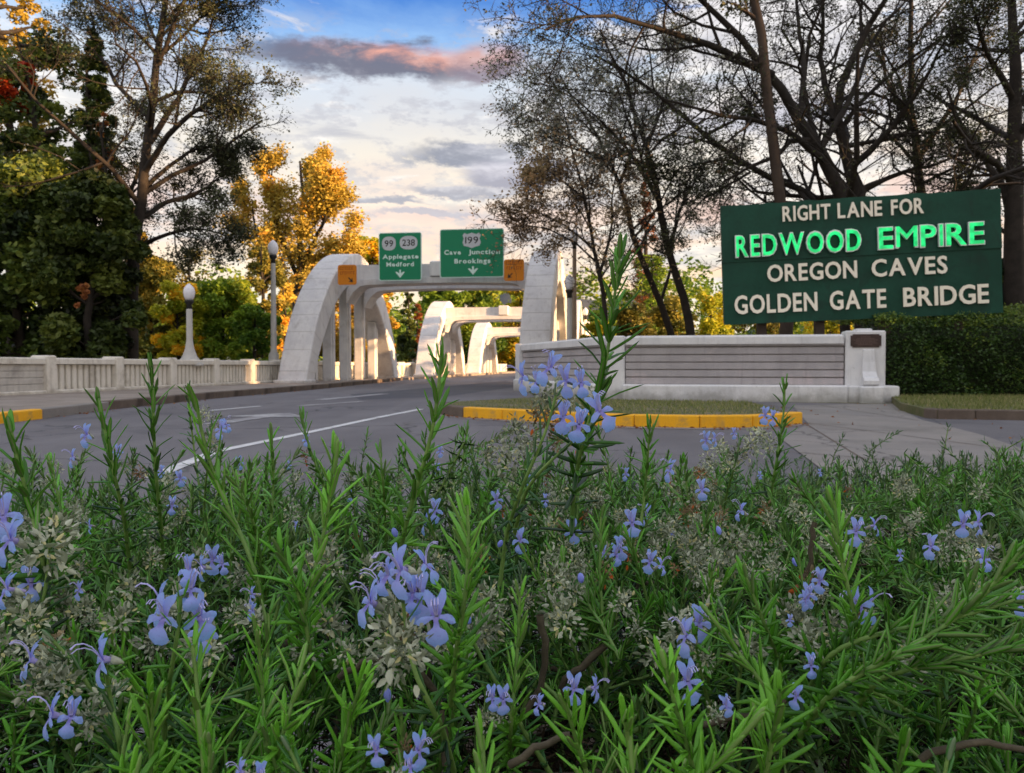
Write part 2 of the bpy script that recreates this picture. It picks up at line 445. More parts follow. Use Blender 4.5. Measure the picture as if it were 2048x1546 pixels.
m, N, b, o = new_mat('rosemary_petal')
at = N.node('ShaderNodeAttribute', attribute_name='tint')
c = N.ramp(at.outputs['Fac'], [(0, (.66, .58, .80)), (.20, (.24, .20, .70)), (.42, (.36, .43, .94)), (1.0, (.30, .52, .98))])
oi = N.node('ShaderNodeObjectInfo')
c = N.mix(N.m('MULTIPLY', oi.outputs['Random'], .35), c, (.46, .46, .93))
tcn = N.node('ShaderNodeTexCoord')
spots = N.smooth(N.noise(tcn.outputs['Object'], 900, 2, .5), .60, .68)
c = N.mix(N.m('MULTIPLY', spots, .28), c, (.28, .18, .66))
N.put(b.inputs['Base Color'], c); b.inputs['Roughness'].default_value = .6
tr = N.node('ShaderNodeBsdfTranslucent'); N.link(c, tr.inputs[0])
mx = N.node('ShaderNodeMixShader'); mx.inputs[0].default_value = .4
N.link(b.outputs[0], mx.inputs[1]); N.link(tr.outputs[0], mx.inputs[2]); N.link(mx.outputs[0], o.inputs[0])
M['petal'] = m
M['stamen'] = plain('rosemary_stamen', (.50, .48, .80), .6)

# ------------------------------------------------------------------ ground, roads, pavements
def sheet(name, poly, z, mat, kind='structure', sub=1):
    mb = MB(); mb.add([(p[0], p[1], z) for p in poly], [tuple(range(len(poly)))])
    o = mb.build(name, mat); tag(o, kind=kind); return o
sheet('ground', [(-700, -150), (700, -150), (700, 1500), (-700, 1500)], 0.0, M['ground'])
KL = [G(-260, 880), G(0, 847), G(77, 838), G(215, 820), G(430, 797), G(640, 778)]
KL = [(-7.7, -14.0), (-7.55, 4.0)] + [(p.x, p.y) for p in KL[1:]]
e1 = BW(46, -12.5); e2 = BW(110, -12.5); KL += [(e1.x, e1.y), (e2.x, e2.y)]
r2 = BW(110, -3.8); r1 = BW(31, -3.8)
road_poly = [(p[0], p[1]) for p in KL[::-1]] + [(20, -14), (20, 12.4), (6.5, 18.6), (2.4, 20.3), (r1.x, r1.y), (r2.x, r2.y)]
sheet('road', road_poly[::-1], 0.004, M['asphalt'])
fr = [BW(110, -12.5), BW(110, -3.8), BW(420, -3.8), BW(420, -12.5)]
sheet('road', fr[::-1], 0.003, M['asphalt'])

def strip_poly(pts, w):
    a, b_ = [], []
    for i, p in enumerate(pts):
        q0 = pts[max(i - 1, 0)]; q1 = pts[min(i + 1, len(pts) - 1)]
        d = Vector((q1[0] - q0[0], q1[1] - q0[1])).normalized(); n = Vector((-d.y, d.x))
        a.append((p[0] + n.x * w, p[1] + n.y * w)); b_.append((p[0] - n.x * w, p[1] - n.y * w))
    return a + b_[::-1]
def line(name, pts, w, label, group=None, z=.010, mat='white_line'):
    mb = MB(); po = strip_poly(pts, w / 2); n = len(pts)
    vs = [(p[0], p[1], z) for p in po]
    mb.add(vs, [(i, 2 * n - 1 - i, 2 * n - 2 - i, i + 1) for i in range(n - 1)])
    o = mb.build(name, M[mat]); tag(o, label, 'road marking', group); return o
g = [G(300, 958), G(430, 905), G(640, 861), G(760, 835), G(842, 819)]
line('lane_line', [(p.x, p.y) for p in g], .13, 'long white lane line running from the rosemary towards the bridge')
g = [G(420, 822), G(520, 813)]
line('lane_line', [(p.x, p.y) for p in g], .12, 'short white dash on the road nearest the left kerb')
g = [G(640, 800), G(770, 788)]
line('lane_line', [(p.x, p.y) for p in g], .35, 'worn pale dash on the road in front of the first arch', mat='worn_line')
g = [G(600, 812), G(730, 803)]
line('lane_line', [(p.x, p.y) for p in g], .25, 'faint smeared white marking across the middle of the road', mat='worn_line')
mb = MB()
ax = [(-2.2, -.09), (-.1, -.09), (-.1, -.42), (1.3, 0), (-.1, .42), (-.1, .09), (-2.2, .09)]
cpt = G(530, 834); dv = Vector((-.985, -.17)); nv = Vector((.17, -.985))
dv = Vector((math.sin(TH), math.cos(TH))); nv = Vector((dv.y, -dv.x))
mb.add([(cpt.x + dv.x * p[0] * .8 + nv.x * p[1] * 1.7, cpt.y + dv.y * p[0] * .8 + nv.y * p[1] * 1.7, .011) for p in ax], [tuple(range(7))[::-1]])
tag(mb.build('lane_arrow', M['worn_line']), 'worn white lane arrow painted on the asphalt left of the long lane line', 'road marking')
mb = MB()
pp = [G(700, 789, .007), G(1010, 762, .007), G(1060, 770, .007), G(900, 792, .007), G(720, 800, .007)]
mb.add([(p.x, p.y, .007) for p in pp], [(4, 3, 2, 1, 0)])
tag(mb.build('road_patch', M['asphalt_dark']), kind='structure')

# left pavement with its kerb stones
mb = MB()
outer = [(-30, -14), (-30, 18)] + [tuple(BW(a, -16.5)[:2]) for a in (20, 60, 110)]
poly = [(p[0] - .0, p[1]) for p in KL] + outer[::-1]
mb.prism(poly, 0, .15)
tag(mb.build('pavement', M['pave_left']), kind='structure')
def kerb_run(pts, h, w, step, parent, mat, name='kerb_stone', side=1, gap=.007, seedv=1, matf=None):
    """kerb stones laid along a line; each stone its own part"""
    k = 0
    for i in range(len(pts) - 1):
        a = Vector(pts[i]).to_2d(); b_ = Vector(pts[i + 1]).to_2d(); Ln = (b_ - a).length; n = max(1, round(Ln / step))
        d = (b_ - a) / Ln; ang = math.atan2(d.y, d.x)
        for j in range(n):
            s0 = j * Ln / n + gap / 2; s1 = (j + 1) * Ln / n - gap / 2
            mb_ = MB(); mb_.cbox(0, s1 - s0, -.03, w, -.02, h + .004, .015)
            p = a + d * s0
            mt = matf(k, a + d * (s0 + s1) / 2) if matf else mat
            o_ = mb_.build(name, mt, parent); o_.location = (p.x, p.y, 0); o_.rotation_euler = (0, 0, ang)
            o_.location -= parent.location
            k += 1
kl = empty('kerb', (KL[2][0], KL[2][1], 0)); tag(kl, 'dirty, shadow-darkened brown concrete kerb along the left pavement leading to the bridge', 'kerb')
kerb_run([p for p in KL[4:8]], .17, .16, 2.0, kl, M['kerb'], side=1)
kb = empty('kerb', (KL[2][0], KL[2][1] - .01, 0)); tag(kb, 'yellow painted kerb at the left edge beside the white parapet', 'kerb')
kerb_run([(KL[0][0] + .05, 5.0), (KL[2][0] + .04, KL[2][1]), (KL[3][0] + .04, KL[3][1])], .16, .15, 1.5, kb, M['yellow'], side=1)
kc = empty('kerb', (KL[4][0], KL[4][1], 0)); tag(kc, 'unpainted pale concrete kerb just beyond the yellow kerb at left', 'kerb')
kerb_run([(KL[3][0] + .03, KL[3][1] + .02), (KL[4][0] + .02, KL[4][1] - .03)], .16, .15, 1.5, kc, M['side_walk'], side=1)

# traffic island in front of the wing wall
IS = [(-1.37, 15.1), (-1.25, 14.0), (-.79, 13.15), (-.14, 12.6), (1.05, 11.5), (1.7, 11.1), (2.56, 10.9), (3.3, 10.98), (3.79, 11.3), (4.25, 11.75)]
back = [(5.5, 18.2), (2.7, 19.6), (.8, 21.5), (-.5, 19.0), (-1.25, 16.6)]
mb = MB()
allp = IS + back
zf = [.165] * len(IS) + [.02, .03, .03, .05, .11]
zf[-6] = .10
n = len(allp); cen = (1.6, 14.5, .13)
vs = [(p[0], p[1], z) for p, z in zip(allp, zf)] + [cen] + [(p[0], p[1], -.02) for p in allp]
fs = [(i, (i + 1) % n, n) for i in range(n)] + [(i, n + 1 + i, n + 1 + (i + 1) % n, (i + 1) % n) for i in range(n)]
mb.add(vs, fs)
tag(mb.build('island_ground', M['ground']), kind='structure')
ki = empty('kerb', (2.5, 10.9, 0)); tag(ki, 'yellow painted kerb curving around the grassy island below the wing wall', 'kerb')
kerb_run(IS[2:], .172, .15, 2.6, ki, M['yellow'], side=1)
kj = empty('kerb', (-1.2, 14.4, 0)); tag(kj, 'stained grey rounded kerb nose at the left end of the traffic island', 'kerb')
kerb_run(IS[:3], .172, .15, 1.0, kj, M['kerb'], side=1)
gutter = [(p[0] - .05, p[1] - .14) for p in IS]
mb = MB(); po = strip_poly(gutter, .12); nn = len(gutter)
mb.add([(p[0], p[1], .009) for p in po], [(i, 2 * nn - 1 - i, 2 * nn - 2 - i, i + 1) for i in range(nn - 1)])
tag(mb.build('gutter', M['side_walk']), kind='structure')

# concrete walk at right and the side street beyond
walk = [G(1585, 812), G(1785, 808), G(1800, 820), G(1845, 842), G(1880, 850), G(1965, 872), G(2060, 905)]
wp = [(p.x, p.y) for p in walk] + [(9, 3.0), (9, -6), (2.2, -6), (2.2, 5.0), (3.1, 9.2), (4.3, 11.6)]
sheet('walk', wp[::-1], .013, M['side_walk'])
# joints between the slabs of the walk
mb = MB()
for (a, b_) in [((1600, 846), (2100, 852 + 60)), ((1560, 905), (2100, 950)), ((1612, 850), (1740, 930)), ((1640, 812), (1850, 845))]:
    p, q = G(*a), G(*b_)
    po = strip_poly([(p.x, p.y), (q.x, q.y)], .010)
    mb.add([(x, y, .017) for x, y in po], [(0, 3, 2, 1)])
tag(mb.build('walk_joints', M['kerb']), kind='structure')
st = [G(1862, 838), G(2048, 842), (16, 12.0, 0), (22, 8, 0), (14, 3, 0), (9, 3.0, 0), G(2060, 905), G(1965, 872), G(1885, 851)]
sheet('side_street', [(p[0], p[1]) for p in st][::-1], .009, M['asphalt'])
verge_front = [G(1800, 822), G(1850, 836), G(1875, 839), G(1950, 840), G(2060, 842), Vector((16, 12.2, 0))]
vp = [(p.x, p.y) for p in verge_front]
mb = MB(); mb.prism(vp + [(24, 19.5), (9.0, 19.0), (G(1785, 808).x, G(1785, 808).y)], 0, .15)
tag(mb.build('verge', M['ground']), kind='structure')
kr = empty('kerb', (vp[2][0], vp[2][1], 0)); tag(kr, 'dark stained kerb in front of the hedge along the side street at right', 'kerb')
kerb_run(vp[1:], .16, .15, 1.3, kr, M['kerb'], side=1)

# ------------------------------------------------------------------ grass
def blades(n, area, zf, hmin, hmax, seed, keep=None):
    rs = np.random.RandomState(seed)
    x = rs.uniform(area[0], area[1], n); y = rs.uniform(area[2], area[3], n)
    if keep is not None:
        k = keep(x, y); x, y = x[k], y[k]
    n = len(x); z = zf(x, y)
    h = rs.uniform(hmin, hmax, n); a = rs.uniform(0, 6.28, n); w = h * .10 + .002
    dx, dy = np.cos(a) * w, np.sin(a) * w
    lx, ly = rs.normal(0, .35, n) * h, rs.normal(0, .35, n) * h
    V = np.stack([np.stack([x - dx, y - dy, z], 1), np.stack([x + dx, y + dy, z], 1), np.stack([x + lx, y + ly, z + h], 1)], 1).reshape(-1, 3)
    return V, np.arange(3 * n).reshape(-1, 3), np.repeat(rs.uniform(0, 1, n), 3)
def in_poly(poly):
    P_ = np.array(poly)
    def f(x, y):
        c_ = np.zeros(len(x), bool); j = len(P_) - 1
        for i in range(len(P_)):
            xi, yi, xj, yj = *P_[i], *P_[j]
            c_ ^= ((yi > y) != (yj > y)) & (x < (xj - xi) * (y - yi) / (yj - yi + 1e-9) + xi); j = i
        return c_
    return f
isl = in_poly([(p[0] * .93 + .1, p[1] * .94 + .9) for p in allp])
V1, F1, T1 = blades(11000, (-1.4, 5.4, 11, 20), lambda x, y: np.clip(.165 - (y - 12.5) * .020, .02, .16), .02, .07, 3, isl)
tag(link('grass', np_mesh('grass', V1, [F1], L['grass'], T1)), 'short patchy grass growing on the traffic island', 'grass', kind='stuff')
V1, F1, T1 = blades(26000, (7, 16, 12, 19.4), lambda x, y: x * 0 + .15, .02, .08, 4, in_poly([(p[0] + .1, p[1] + .12) for p in vp] + [(16, 19.2), (9.2, 18.8), (8.6, 18.0)]))
tag(link('grass', np_mesh('grass', V1, [F1], L['grass'], T1)), 'bright grass verge in front of the hedge', 'grass', kind='stuff')

# ------------------------------------------------------------------ bridge arches
EXT = [(7.2, 0), (6.12, 2.27), (5.3, 3.42), (4.4, 4.35), (3.2, 5.28), (1.7, 6.02), (0, 6.38)]
INT = [(6.25, 0), (5.45, 1.45), (4.25, 2.9), (3.4, 3.7), (1.9, 4.55), (0, 4.95)]
def mirror(pts): return [(-x, z) for x, z in pts] + [(x, z) for x, z in pts[::-1][1:]]
def catmull(pts, n):
    P_ = [Vector((p[0], p[1])) for p in pts]
    seg = [(P_[i + 1] - P_[i]).length for i in range(len(P_) - 1)]; tot = sum(seg); out_ = []
    for k in range(n + 1):
        s_ = tot * k / n; i = 0
        while i < len(seg) - 1 and s_ > seg[i]: s_ -= seg[i]; i += 1
        t = min(1, s_ / seg[i])
        p0 = P_[max(i - 1, 0)]; p1 = P_[i]; p2 = P_[i + 1]; p3 = P_[min(i + 2, len(P_) - 1)]
        out_.append(.5 * ((2 * p1) + (p2 - p0) * t + (2 * p0 - 5 * p1 + 4 * p2 - p3) * t * t + (3 * p1 - p0 - 3 * p2 + p3) * t ** 3))
    return out_
RIBW = 1.25
def rib_mesh(hs, hz, joint=.85):
    n = 96
    E = catmull(mirror(EXT), n); I = catmull(mirror(INT), n)
    seglen = sum((E[i + 1] - E[i]).length for i in range(n)) / n * hz
    each = max(3, round(joint / seglen))
    mb = MB(); rings = []
    for i in range(n + 1):
        e = Vector((E[i].x * hs, E[i].y * hz)); q = Vector((I[i].x * hs, I[i].y * hz))
        t = (E[min(i + 1, n)] - E[max(i - 1, 0)]); nrm = Vector((-t.y, t.x)).normalized()
        ins = [0]
        if 0 < i < n and i % each == 0: ins = ['j']
        def ring(e_, q_, tap):
            d = (e_ - q_).normalized() * .05
            c_ = .05; w0 = tap; w1 = RIBW - tap
            pr = [(w0 + c_, e_), (w1 - c_, e_), (w1, e_ - d), (w1, q_ + d), (w1 - c_, q_), (w0 + c_, q_), (w0, q_ + d), (w0, e_ - d)]
            return [(p.x, u_, p.y) for u_, p in pr]
        if ins[0] == 'j':
            tt = t.normalized() * .012
            rings.append(ring(e - tt * 1.6, q - tt * 1.6, 0)); rings.append(ring(e - tt * .6 - nrm * .022, q - tt * .6, .012))
            rings.append(ring(e + tt * .6 - nrm * .022, q + tt * .6, .012)); rings.append(ring(e + tt * 1.6, q + tt * 1.6, 0))
        else:
            rings.append(ring(e, q, 0))
    vs = [v for r_ in rings for v in r_]
    fs = []
    for k in range(len(rings) - 1):
        for i in range(8):
            j = (i + 1) % 8
            fs.append((k * 8 + i, k * 8 + j, (k + 1) * 8 + j, (k + 1) * 8 + i))
    m_ = (len(rings) - 1) * 8
    fs.append(tuple(range(8))[::-1]); fs.append(tuple(range(m_, m_ + 8)))
    mb.add(vs, fs)
    return mb
def zint(x, hs, hz):
    I = catmull(mirror(INT), 96)
    for i in range(96):
        a, b_ = I[i], I[i + 1]
        if a.x * hs <= x <= b_.x * hs:
            t = (x - a.x * hs) / max(1e-6, (b_.x - a.x) * hs); return (a.y + (b_.y - a.y) * t) * hz
    return 0
UL0, UR0 = -13.85, -3.87      # outer side of the left rib, inner side of the right rib
def arch(ac, hs, hz, label, beam_dx, zb0, zb1, joint):
    base = BW(ac, -8.9)
    root = empty('concrete_arch', base, -TH)     # local x across, y along
    tag(root, label, 'bridge arch', 'concrete arches of the bridge')
    me = None
    for (u0, side) in ((UL0, 'l'), (UR0, 'r')):
        mb = rib_mesh(hs, hz, joint)
        mb.v = [(v[1] + u0 + 8.9, v[0], v[2]) for v in mb.v]
        # flip faces since axes were swapped
        mb.f = [f[::-1] for f in mb.f]
        rb = mb.build('arch_rib', M['conc'], root)
        # hangers
        for x in (-4.9, -2.7, -.45, 1.8, 4.05):
            x_ = x * hs; zt = zint(x_, hs, hz)
            uc = u0 + 8.9 + RIBW / 2
            m2 = MB()
            m2.cbox(uc - .21, uc + .21, x_ - .24, x_ + .24, .0, zt + .12, .03)
            m2.cbox(uc - .26, uc - .21, x_ - .13, x_ + .13, .25, max(.4, zt - .25), .01)
            m2.cbox(uc + .21, uc + .26, x_ - .13, x_ + .13, .25, max(.4, zt - .25), .01)
            m2.build('hanger', M['conc'], root)
        m2 = MB(); uc = u0 + 8.9
        for sgn in (-1, 1):
            y0, y1 = sorted((sgn * 7.32 * hs, sgn * 6.1 * hs))
            m2.cbox(uc - .05, uc + RIBW + .05, y0, y1, 0, .28, .03)
        m2.build('rib_foot', M['conc'], root)
    # portal beams between the ribs
    for sgn, full in ((-1, True), (1, False)):
        ul = UL0 + RIBW + 8.9; ur = UR0 + 8.9
        n = 26; y0 = sgn * beam_dx * hs; yd = .46
        mb = MB(); rings = []
        for i in range(n + 1):
            x = ul - .03 + (ur - ul + .06) * i / n; s = (x - ul) / (ur - ul)
            e = min(s, 1 - s) * (ur - ul)
            hk = .75 * max(0, 1 - e / .95) ** 2.4                      # haunch
            zb = zb0 + .10 * (1 - (2 * s - 1) ** 2) - hk
            rings.append([(x, y0 - yd, zb1), (x, y0 - yd, zb + .30 + hk * .5), (x, y0 - yd - .16, zb + .27 + hk * .5), (x, y0 - yd - .16, zb),
                          (x, y0 + yd + .16, zb), (x, y0 + yd + .16, zb + .27 + hk * .5), (x, y0 + yd, zb + .30 + hk * .5), (x, y0 + yd, zb1)])
        vs = [v for r_ in rings for v in r_]; fs = []
        for k in range(n):
            for i in range(8):
                j = (i + 1) % 8
                fs.append((k * 8 + i, k * 8 + j, (k + 1) * 8 + j, (k + 1) * 8 + i))
        fs.append(tuple(range(8))[::-1]); fs.append(tuple(range(n * 8, n * 8 + 8)))
        mb.add(vs, fs)
        bm = mb.build('portal_beam', M['conc'], root)
        if full:
            m2 = MB(); xm = (ul + ur) / 2
            m2.cbox(xm - .36, xm + .36, y0 - yd - .26, y0 + yd + .2, zb0 + .42, zb1 + .10, .05)
            m2.build('centre_block', M['conc'], bm)
    return root
arch(38.5, 1.0, 1.0, 'nearest white concrete arch carrying the green highway signs', 1.35, 4.62, 5.62, .85)
arch(60.4, .88, .91, 'second concrete arch, glowing in sunlight behind the nearest one', 1.5, 4.20, 5.20, 1.1)
arch(79.6, .86, .82, 'farthest and smallest concrete arch seen through the second portal', 1.5, 3.75, 4.65, 1.1)

# ------------------------------------------------------------------ parapets of the bridge
def parapet(u, a0, a1, label, first_post, near, side=1, solid_until=None):
    root = empty('parapet', BW((a0 + a1) / 2, u), 0); tag(root, label, 'parapet')
    ang = math.atan2(CT, ST)
    org = BW(0, u)
    Mx = Matrix.Translation(org) @ Matrix.Rotation(ang, 4, 'Z')     # local x along bridge, y to the left
    Mr = Matrix.Translation(-Vector(root.location))
    Mt = Mr @ Mx
    pitch = 2.84
    posts = []
    k = math.ceil((a0 - first_post) / pitch)
    while first_post + k * pitch <= a1 + .01:
        posts.append(first_post + k * pitch); k += 1
    base = -.0
    m2 = MB(); m2.cbox(a0, a1, -.22, .22, .0, .24, .03, Mt); m2.build('base_rail', M['conc_warm'], root)
    m2 = MB(); m2.cbox(a0, a1, -.20, .20, .90, 1.06, .03, Mt); m2.build('coping', M['conc_warm'], root)
    joined = MB(); jc = 0
    edges = sorted(set([a0] + posts + [a1]))
    for i, pz in enumerate(posts):
        big = near and i == 0 and solid_until is not None
        w = .52 if big else .17
        m2 = MB(); m2.cbox(pz - w, pz + w, -.25, .25, 0, 1.12 if not big else 1.14, .03, Mt)
        if big: m2.cbox(pz - .20, pz + .20, -.285, -.25, .26, 1.02, .02, Mt)
        m2.build('post', M['conc_warm'], root)
    for i in range(len(edges) - 1):
        s, e = edges[i], edges[i + 1]
        if e - s < .5: continue
        if solid_until is not None and e <= solid_until + .01:
            for c_ in range(4):
                z0 = .245 + c_ * .164
                m2 = MB(); m2.cbox(s, e, -.13, .13, z0, z0 + .150, .008, Mt); m2.build('panel', M['conc_panel'], root)
            m2 = MB(); m2.box(s, e, -.10, .10, .24, .90, Mt); m2.build('core', M['conc_panel'], root)
            continue
        # recessed back panel with slender balusters in front
        m2 = MB(); m2.box(s, e, .07, .11, .24, .90, Mt)
        m2.build('panel', M['conc_panel'], root)
        n = 10
        for j in range(n):
            x0 = s + .2 + (e - s - .4) * (j + .17) / n; x1 = s + .2 + (e - s - .4) * (j + .83) / n
            tgt = MB() if near and s < 40 else joined
            tgt.cbox(x0, x1, -.10, .06, .24, .895, .02, Mt)
            if tgt is not joined: tgt.build('baluster', M['conc_warm'], root)
            else: jc += 1
    if jc: tag(joined.build('balusters', M['conc_warm'], root), kind='stuff')
    return root
parapet(-14.45, 12.0, 104.0, 'long cream concrete parapet with balusters along the left side of the bridge', 18.65 + .02, True, solid_until=18.7)
parapet(-2.35, 46.0, 104.0, 'cream parapet on the right side of the bridge between the far arches', 46.0, False)

# ------------------------------------------------------------------ wing wall at right
ww = empty('wing_wall', (5.3, 19.4, 0)); tag(ww, 'grey board-marked concrete wing wall with white coping below the large green sign', 'wall')
def wall_seg(p, q, zt, parent, boards=5, plinth=True, name=''):
    p = Vector(p); q = Vector(q); d = q - p; Ln = d.length; ang = math.atan2(d.y, d.x)
    Mt = Matrix.Translation(-Vector(parent.location)) @ Matrix.Translation((p.x, p.y, 0)) @ Matrix.Rotation(ang, 4, 'Z')
    zb = .40
    m2 = MB(); m2.box(0, Ln, .02, .34, 0, zt - .05, Mt); m2.build('core', M['wall_panel'], parent)
    hb = (zt - .28 - zb) / boards
    for i in range(boards):
        m2 = MB(); m2.cbox(0, Ln, -.055 if i < boards - 0 else -.03, .02, zb + i * hb + .008, zb + (i + 1) * hb - .022, .012, Mt)
        m2.build('board', M['wall_panel'], parent)
    m2 = MB(); m2.cbox(-.002, Ln + .002, -.13, .40, zt - .22, zt, .05, Mt); m2.build('coping', M['wall_white'], parent)
    m2 = MB(); m2.cbox(0, Ln, -.09, .02, zt - .262, zt - .222, .008, Mt); m2.build('moulding', M['wall_panel'], parent)
    if plinth:
        m2 = MB(); m2.cbox(-.05, Ln + .05, -.38, .02, 0, zb, .04, Mt); m2.build('plinth', M['wall_white'], parent)
def wpost(p, ang, w, zt, parent, mat, d0=-.16, d1=.4):
    Mt = Matrix.Translation(-Vector(parent.location)) @ Matrix.Translation((p[0], p[1], 0)) @ Matrix.Rotation(ang, 4, 'Z')
    m2 = MB(); m2.cbox(-w / 2, w / 2, d0, d1, 0, zt, .03, Mt); return m2.build('pilaster', mat, parent), Mt
A, B = (2.85, 20.05), (7.85, 18.95)
wall_seg(A, B, 1.60, ww)
C_, D_ = (.42, 27.9), (2.42, 20.4)
wall_seg(C_, D_, 1.61, ww, plinth=True)
wpost((2.63, 20.22), math.atan2(-.2, 1), .46, 1.605, ww, M['wall_white'], -.2)
wpost((.40, 28.1), math.atan2(-3, 1), .35, 1.63, ww, M['wall_white'], -.25)
# end pier with plaque and scroll bracket
ang = math.atan2(B[1] - A[1], B[0] - A[0])
pr = empty('end_pier', (8.3, 18.85, 0), ang); tag(pr, 'pale concrete end pier of the wing wall with scroll bracket and dark plaque', 'pier')
m2 = MB(); m2.cbox(-.44, .44, -.12, .50, .38, 1.68, .03); m2.build('pier_body', M['wall_white'], pr)
m2 = MB(); m2.cbox(-.20, .16, -.05, .40, 1.68, 1.73, .02); m2.build('cap', M['wall_white'], pr)
m2 = MB(); m2.cbox(-.42, .70, -.34, .60, 0, .39, .03); m2.build('plinth', M['wall_white'], pr)
m2 = MB(); m2.cbox(-.19, .31, -.62, -.34, 0, .385, .03); m2.build('bracket_base', M['wall_white'], pr)
prof = [(-.15, 1.24), (-.17, 1.22), (-.20, .95), (-.25, .72), (-.35, .60), (-.47, .565), (-.52, .51), (-.51, .44), (-.44, .395), (-.12, .395), (-.12, 1.24)]
mb = MB(); n = len(prof)
vs = []
for sx_ in (0, 1):
    for (y, z) in prof:
        hw = .115 + .055 * (1.24 - z) / .85
        vs.append((.06 + (hw if sx_ else -hw), y, z))
mb.add(vs, [tuple(range(n))[::-1], tuple(range(n, 2 * n))] + [(i, (i + 1) % n, n + (i + 1) % n, n + i) for i in range(n)])
mb.build('scroll_bracket', M['wall_white'], pr)
# plaque with notched corners
mb = MB(); w, h, c_ = .335, .155, .045
pl = [(-w + c_, -h), (w - c_, -h), (w - c_, -h + c_ * .7), (w, -h + c_ * .7), (w, h - c_ * .7), (w - c_, h - c_ * .7), (w - c_, h), (-w + c_, h), (-w + c_, h - c_ * .7), (-w, h - c_ * .7), (-w, -h + c_ * .7), (-w + c_, -h + c_ * .7)]
n = len(pl)
mb.add([(x, -.145, 1.44 + z) for x, z in pl] + [(x, -.118, 1.44 + z) for x, z in pl], [tuple(range(n)), tuple(range(n, 2 * n))[::-1]] + [(i, n + i, n + (i + 1) % n, (i + 1) % n) for i in range(n)])
pq = mb.build('plaque', M['bronze'], None); pq.location = pr.location; pq.rotation_euler = pr.rotation_euler
tag(pq, 'small dark bronze plaque with notched corners on the end pier', 'plaque')
for r_, (ww_, zz) in enumerate([(.12, 1.53), (.20, 1.49), (.26, 1.455), (.22, 1.42), (.25, 1.385), (.17, 1.35)]):
    m2 = MB(); x = -ww_
    while x < ww_ - .02:
        l = R.uniform(.02, .06); m2.box(x, min(x + l, ww_), -.1475, -.1455, zz - .007, zz + .007); x += l + .012
    m2.build('text_line', M['bronze_hi'], pq)

# ------------------------------------------------------------------ lettering
_cache = {}
def glyph(ch, bold, extrude):
    k = (ch, bold, extrude)
    if k in _cache: return _cache[k]
    cu = bpy.data.curves.new('glyph', 'FONT'); cu.body = ch; cu.size = 1; cu.offset = bold; cu.extrude = extrude; cu.resolution_u = 3
    ob = bpy.data.objects.new('glyph', cu); COL.objects.link(ob)
    bpy.context.view_layer.update()
    me = bpy.data.meshes.new_from_object(ob.evaluated_get(bpy.context.evaluated_depsgraph_get()))
    bpy.data.objects.remove(ob)
    co = np.zeros(len(me.vertices) * 3); me.vertices.foreach_get('co', co); co = co.reshape(-1, 3)
    fs = [tuple(p.vertices) for p in me.polygons]
    _cache[k] = (co, fs, co[:, 0].min(), co[:, 0].max(), co[:, 1].min(), co[:, 1].max())
    bpy.data.meshes.remove(me)
    return _cache[k]
def word_layout(word, width, cap, bold, extrude, gapf=.14, ref='E'):
    gs = [glyph(c, 0.0 if (c == 'M' and extrude > .4 and cap > .3) else bold, extrude) for c in word]
    r_ = glyph(ref, bold, extrude); ch = r_[5] - r_[4]; sc = cap / ch
    ws = [(g_[3] - g_[2]) * sc for g_ in gs]; gap = gapf * cap
    kx = (width - gap * (len(word) - 1)) / sum(ws)
    out_ = []; x = 0
    for g_, w_ in zip(gs, ws):
        out_.append((g_, x, sc * kx, sc, r_[4])); x += w_ * kx + gap
    return out_
def text_mesh(lay, x0, z0, y, depth_sc, mb, flip=False):
    for (g_, x, kx, kz, zr) in lay:
        co, fs, xa, xb, za, zb = g_
        mb.add([(x0 + x + (v[0] - xa) * kx, y - v[2] * depth_sc, z0 + (v[1] - zr) * kz) for v in co], fs)

# the large green destination sign
s0 = P(1448, 650, 20.2); s1 = P(2005, 626, 19.3)
dx = Vector((s1.x - s0.x, s1.y - s0.y, 0)); SW = (s1 - s0).length; SH = 2.98
roll = math.atan2(s1.z - s0.z, dx.length)
sg = empty('destination_sign', s0); sg.rotation_euler = (0, -roll, math.atan2(dx.y, dx.x))
sg.rotation_mode = 'XYZ'
tag(sg, 'large dark green sign with cream letters and a glowing green line, above the wing wall', 'sign')
def sheet_panel(x0, x1, z0, z1, y0, y1, ragged=False):
    mb = MB(); n = 28
    top = []
    for i in range(n + 1):
        t = i / n; x = x0 + (x1 - x0) * t
        dz = (R.uniform(-.018, .014) if ragged and 0 < i < n else 0)
        top.append((x, z1 + dz))
    vs = []
    for i, (x, z) in enumerate(top):
        wv = .012 * math.sin(i * 1.1) + R.uniform(-.006, .006)
        vs += [(x, y0 + wv, z0), (x, y0 - wv * .8, (z0 + z) / 2), (x, y0 + wv * .5, z), (x, y1, z), (x, y1, z0)]
    fs = []
    for i in range(n):
        for k in range(5):
            a = i * 5 + k; b_ = i * 5 + (k + 1) % 5
            fs.append((a, a + 5, b_ + 5, b_))
    fs.append((0, 1, 2, 3, 4)); m_ = n * 5; fs.append((m_ + 4, m_ + 3, m_ + 2, m_ + 1, m_))
    mb.add(vs, fs); return mb
sheet_panel(0, SW, 0, 1.575, -.03, .05).build('lower_panel', M['sign_green'], sg)
sheet_panel(0, SW, 1.555, SH, -.055, .06, True).build('upper_panel', M['sign_green'], sg)
m2 = MB(); m2.box(0, SW, .051, .12, .05, 2.9)
m2.build('backing_frame', M['bark'], sg)
for x in (.95, 2.35, 3.9, 5.6):
    m2 = MB(); m2.cbox(x - .11, x + .11, .13, .35, -2.4, 2.6, .01); m2.build('sign_post', M['bark_brown'], sg)
